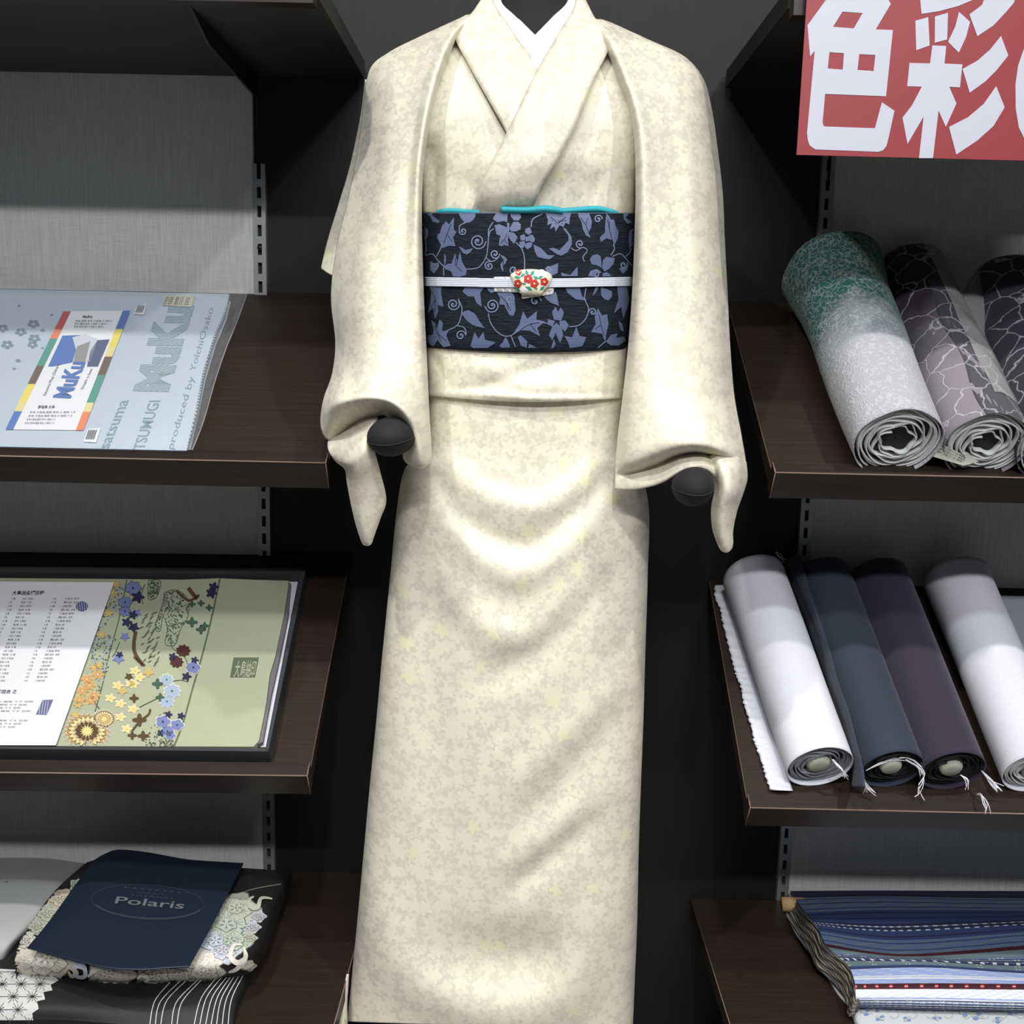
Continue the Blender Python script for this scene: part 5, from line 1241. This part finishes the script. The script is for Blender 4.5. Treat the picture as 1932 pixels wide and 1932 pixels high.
# frayed loose flap, child of the white roll
A_, B_, d_, s_, u_, ra_, rb_, L_ = inf
fl_edge = [(148, 380), (150, 450), (180, 520), (190, 580), (215, 680), (240, 780), (260, 860), (275, 910), (300, 970), (310, 1040), (330, 1110), (360, 1200), (375, 1280), (390, 1320), (425, 1420), (440, 1480), (470, 1562)]
inn = [(x+38, y) for x, y in [(225, 380), (240, 450), (262, 530), (280, 600), (305, 690), (330, 780), (352, 860), (366, 910), (385, 975), (400, 1040), (420, 1110), (448, 1200), (470, 1280), (485, 1330), (520, 1430), (535, 1490), (560, 1566)]]
ga, gb = cr([(x, y, 0) for x, y in fl_edge], 120), cr([(x, y, 0) for x, y in inn], 120); g = []
for j in range(120):
    row = []
    for i in range(10):
        t = i/9; p = ga[j].lerp(gb[j], t); fr = (3.5*math.sin(j*1.9)+2.5*math.sin(j*3.7))*(1-t)**3
        h = .004+.004*math.sin(t*math.pi)+.0018*math.sin(j*1.3)*(1-t)**2
        row.append(B2.at(*f3(p.x+fr, p.y), h))
    g.append(row)
b = MB(); b.grid(g); b.build('loose_flap', 'whitecloth', rw, solid=.0012)
def PR(u, v, Y): return PY(*f3(u, v), Y)
yF = inf[0].y-.006
b = thread(rw, pt, [[PR(825, 1385, yF), PR(860, 1420, yF-.002), PR(910, 1490, yF)], [PR(830, 1385, yF), PR(885, 1440, yF-.004), PR(890, 1480, yF)]]); b.build('tie_threads', 'white', rw['_p'])
b = thread(rw, pt, [[PR(500, 188, -.03), PR(530, 215, -.035), PR(552, 240, -.03)]]); b.build('tie_threads', 'white', rw['_p'])
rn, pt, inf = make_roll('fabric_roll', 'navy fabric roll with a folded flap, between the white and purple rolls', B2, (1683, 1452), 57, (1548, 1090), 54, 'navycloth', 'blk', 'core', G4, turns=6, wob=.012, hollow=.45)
yN = inf[0].y-.006
fe = [(540, 245), (600, 400), (660, 560), (720, 700), (780, 900), (850, 1100), (905, 1280), (945, 1420), (945, 1545)]; fi2 = [(640, 205), (690, 380), (750, 560), (815, 760), (870, 960), (925, 1130), (970, 1300), (1000, 1420), (1015, 1545)]
ga, gb = cr([(x, y, 0) for x, y in fe], 60), cr([(x, y, 0) for x, y in fi2], 60); g = []
for j in range(60):
    g.append([B2.at(*f3(*(ga[j].lerp(gb[j], i/9)).xy), .010+.058*math.sin(math.pi*.5*(i/9))+.004*math.sin(j*.25)) for i in range(10)])
b = MB(); b.grid(g); b.build('folded_flap', 'navycloth', rn, solid=.004)
b = thread(rn, pt, [[PR(960, 1305, yN+.03), PR(985, 1390, yN), PR(1000, 1500, yN-.004), PR(1062, 1585, yN-.006)], [PR(985, 1400, yN), PR(1010, 1520, yN-.004), PR(1020, 1580, yN)], [PR(1250, 1385, yN), PR(1320, 1430, yN-.002), PR(1345, 1480, yN)], [PR(1020, 1450, yN), PR(1130, 1400, yN), PR(1250, 1385, yN), PR(1350, 1460, yN), PR(1340, 1530, yN), PR(1320, 1580, yN-.003)]]); b.build('tie_threads', 'white', rn['_p'])
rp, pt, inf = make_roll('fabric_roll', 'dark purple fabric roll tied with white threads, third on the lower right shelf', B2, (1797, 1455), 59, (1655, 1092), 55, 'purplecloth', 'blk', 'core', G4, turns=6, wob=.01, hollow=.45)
b = MB()
for tt in (.80, .775): b.tube([pt(tt, a, 1.006) for a in [2*math.pi*i/48 for i in range(49)]], .0011, 6)
b.build('seam_ridge', 'purplecloth', rp['_p'])
yP = inf[0].y-.006
b = thread(rp, pt, [[PR(1685, 1450, yP+.01), PR(1740, 1505, yP-.004), PR(1812, 1555, yP-.006)], [PR(1690, 1455, yP+.01), PR(1750, 1530, yP-.004), PR(1790, 1568, yP-.006)], [PR(1660, 1585, yP-.002), PR(1690, 1590, yP-.012), PR(1712, 1640, -.345), PR(1725, 1700, -.345)], [PR(1565, 1475, yP), PR(1600, 1500, yP-.006), PR(1605, 1550, yP-.003)]]); b.build('tie_threads', 'white', rp['_p'])
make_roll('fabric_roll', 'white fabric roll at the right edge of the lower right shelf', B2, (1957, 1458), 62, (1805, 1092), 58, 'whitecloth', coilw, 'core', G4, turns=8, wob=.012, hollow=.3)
sp = thing('paper_sheet', 'pale grey paper lying behind the rightmost white roll', 'paper', B2.at(1900, 1200, .0))
b = MB(); b.prism([B2.at(x, y, .008) for x, y in ((1840, 1122), (2250, 1135), (2300, 1380), (1900, 1380))], -N_*.0075); b.build('sheet', mat('grey_paper', (.33, .34, .38), .7), sp, smooth=False)

# ------------------------------------------------------------------ right, bottom shelf: indigo stripe bundle
f4 = xf(1200, 1540, 2.6393)
wb = thing('floral_cotton', 'white cotton with pale blue flowers under the indigo striped fabric', 'fabric', FB.at(1800, 1920))
rows = [[(783, 570, .001), (1000, 560, .004), (1400, 560, .004), (2400, 570, .004)], [(900, 720, .001), (1050, 730, .004), (1400, 730, .004), (2400, 740, .004)], [(1000, 880, .001), (1100, 880, .006), (1400, 880, .006), (2400, 880, .006)],
        [(1055, 950, .002), (1120, 960, .010), (1400, 965, .010), (2400, 975, .010)], [(1090, 1030, .002), (1150, 1040, .010), (1400, 1050, .010), (2400, 1060, .010)], [(1130, 1110, .002), (1190, 1120, .008), (1400, 1130, .008), (2400, 1140, .008)]]
b = MB(); b.grid(onz(FB, rows, 50, 50, f4)); DB = b; b.build('folded_cloth', mat('white_cotton_print', (.62, .64, .66), .7), wb, solid=.0015)
hw = hat(rows); gz = drape(DB, f4, lambda u, v, o: FB.at(*f4(u, v), hw(u, v)+o)); b = MB()
b.art([[(790, 572), (950, 745), (925, 745), (900, 722)]], gz, 0, .0016, 40); b.build('slate_patch', 'slateblue', wb, smooth=False); b = MB()
for x, y, s in ((1150, 980, 30), (1200, 965, 26), (1640, 985, 30), (1700, 1000, 34), (1730, 975, 24), (1880, 985, 26), (1215, 1010, 26), (1500, 1010, 22), (1800, 1020, 26), (1350, 1015, 22)):
    for k in range(4):
        a = k*1.57+x; b.art([[(x+s*.6*math.cos(a)+s*.45*math.cos(q*.9), y+s*.35*math.sin(a)+s*.28*math.sin(q*.9)) for q in range(7)]], gz, 1 if (k+x) % 2 else 2, .0012+k*.0002, 60)
for x in range(1250, 2000, 90):
    b.line([(x, 985), (x+30, 970), (x+60, 990), (x+40, 1010), (x+15, 1000)], 6, gz, 2, .0011)
b.build('printed_flowers', ['slateblue', mat('print_blue', (.22, .30, .52), .7), mat('print_mist', (.50, .54, .50), .7)], wb, smooth=False)
ib = thing('striped_bundle', 'folded indigo and white striped woven fabric on the bottom right shelf', 'fabric', FB.at(1750, 1800, .02))
rows = [[(770, 372, .034), (1200, 370, .036), (1770, 372, .034), (2400, 372, .034)],
        [(800, 420, .040), (1200, 410, .042), (1810, 420, .040), (2400, 420, .040)],
        [(860, 500, .044), (1240, 492, .046), (1850, 488, .044), (2400, 488, .044)],
        [(905, 552, .046), (1290, 590, .044), (1905, 556, .046), (2400, 520, .046)],
        [(945, 640, .045), (1330, 690, .043), (1925, 650, .047), (2400, 610, .046)],
        [(1005, 695, .043), (1400, 712, .048), (1930, 720, .044), (2400, 700, .044)],
        [(1060, 750, .044), (1450, 742, .047), (1935, 772, .045), (2400, 770, .044)],
        [(1085, 810, .046), (1480, 805, .046), (1935, 815, .046), (2400, 815, .046)],
        [(1092, 850, .045), (1480, 848, .045), (1935, 850, .045), (2400, 850, .045)],
        [(1095, 905, .036), (1480, 905, .036), (1935, 915, .036), (2400, 915, .036)],
        [(1095, 945, .022), (1480, 955, .022), (1935, 965, .022), (2400, 970, .022)],
        [(1095, 958, .012), (1480, 966, .012), (1935, 975, .012), (2400, 980, .012)]]
SC = ['midblue', 'slateblue', 'dnavy', 'palegrey', 'tealgrey', 'maroon', 'lightblue', 'mist', 'white', 'red', 'tan']
si = {k: i for i, k in enumerate(SC)}
keys = [(0, 'dnavy'), (7, 'midblue'), (8, 'dnavy'), (13, 'slateblue'), (28, 'midblue'), (40, 'dnavy'), (42, 'palegrey'), (43, 'dnavy'), (45, 'palegrey'), (46, 'midblue'), (53, 'slateblue'), (64, 'maroon'), (68, 'tealgrey'), (76, 'slateblue'), (79, 'dnavy'), (80, 'tealgrey'), (82, 'dnavy'), (84, 'slateblue'), (86, 'dnavy'), (89, 'tealgrey'), (97, 'midblue'), (101, 'lightblue'), (110, 'mist'), (112, 'lightblue'), (113, 'white'), (115, 'lightblue'), (124, 'maroon'), (134, 'white'), (146, 'lightblue'), (148, 'white'), (150, 'slateblue'), (152, 'palegrey'), (154, 'slateblue'), (157, 'palegrey'), (158, 'dnavy'), (161, 'lightblue'), (162, 'dnavy'), (166, 'slateblue'), (168, 'dnavy')]
NV = 180
def sm(j, i):
    c_ = 'dnavy'
    for k, nme in keys:
        if j >= k: c_ = nme
    if c_ == 'palegrey' and j < 50 and (i//2) % 2: c_ = 'slateblue'
    if 126 <= j <= 131 and i % 9 in (0, 1): c_ = 'red' if j != 129 else 'white'
    if j > 150 and c_ in ('lightblue', 'palegrey') and (i//2) % 2: c_ = 'white'
    if 84 <= j <= 87 and (i//2) % 3 == 0: c_ = 'palegrey'
    if c_ in ('slateblue', 'tealgrey', 'midblue') and (j*7 % 5) == 0: c_ = {'slateblue': 'midblue', 'tealgrey': 'slateblue', 'midblue': 'dnavy'}[c_]
    if c_ == 'slateblue' and j > 12 and (i//4+j) % 5 == 0: c_ = 'palegrey' if j > 76 and (i % 2) else 'tealgrey'
    if 134 <= j < 146 and (i//3+j//2) % 3 == 0: c_ = 'mist'
    if c_ == 'lightblue' and (j*3+i//5) % 7 == 0: c_ = 'palegrey'
    return si[c_]
G = onz(FB, rows, 160, NV, f4); b = MB(); b.grid(G, sm)
nv = NV
# rear edge and near edge drop
b.grid([G[-1], [Vector((p.x, p.y, FB.o.z+.011)) for p in G[-1]]], si['dnavy']); b.grid([G[0], [Vector((p.x, p.y+.006, FB.o.z+.012)) for p in G[0]]], si['dnavy'])
b.build('striped_cloth', SC, ib)
# layered side edges
lay = MB(); side = [r[0] for r in G]
for k in range(14):
    a = []
    for j in range(0, nv, 2):
        p = side[j]; zz = FB.o.z+.011; p = p-Vector((0, 0, .0012)); t0, t1 = k/14, (k+.72)/14
        wv = .0010*math.sin(j*.13+k*1.9)+.0006*math.sin(j*.37+k); out_ = -.010*(k/14)*(1-j/nv)-.004*(k/14)+wv
        p0 = Vector((p.x+out_, p.y, p.z+(zz-p.z)*t0)); p1 = Vector((p.x+out_-.001, p.y, p.z+(zz-p.z)*t1)); a.append((p0, p1))
    lay.grid([[x[0]+Vector((.004, 0, 0)) for x in a], [x[0] for x in a], [x[1] for x in a], [x[1]+Vector((.004, 0, 0)) for x in a]], k % 3)
lay.build('layered_edge', [mat('edge_taupe', (.13, .115, .095), .8), mat('edge_grey', (.10, .10, .11), .8), mat('edge_sand', (.26, .23, .17), .8)], ib)
b = MB(); p = FB.at(1478, 1706, .030); b.tube([p+Vector((-.002, 0, 0)), p+Vector((.03, 0, .0))], .010, 16); b.build('roll_core_end', 'tan', ib)
# pale strip standing in for the sliver of light along the shelf edge
b = MB(); b.grid(patch([[(655, 1838, -.28), (656, 1838, -.282), (657, 1838, -.28)], [(649, 1862, -.281), (652, 1863, -.286), (656, 1863, -.28)], [(643, 1890, -.285), (648, 1892, -.292), (654, 1893, -.285)], [(637, 1926, -.29), (644, 1930, -.30), (655, 1934, -.29)], [(632, 1950, -.29), (640, 1955, -.30), (655, 1955, -.29)]], 8, 20)); b.build('light_sliver', 'silk', km, solid=.002)
for o in ALL:
    for k in ('_o', '_p'):
        if k in o.keys(): del o[k]
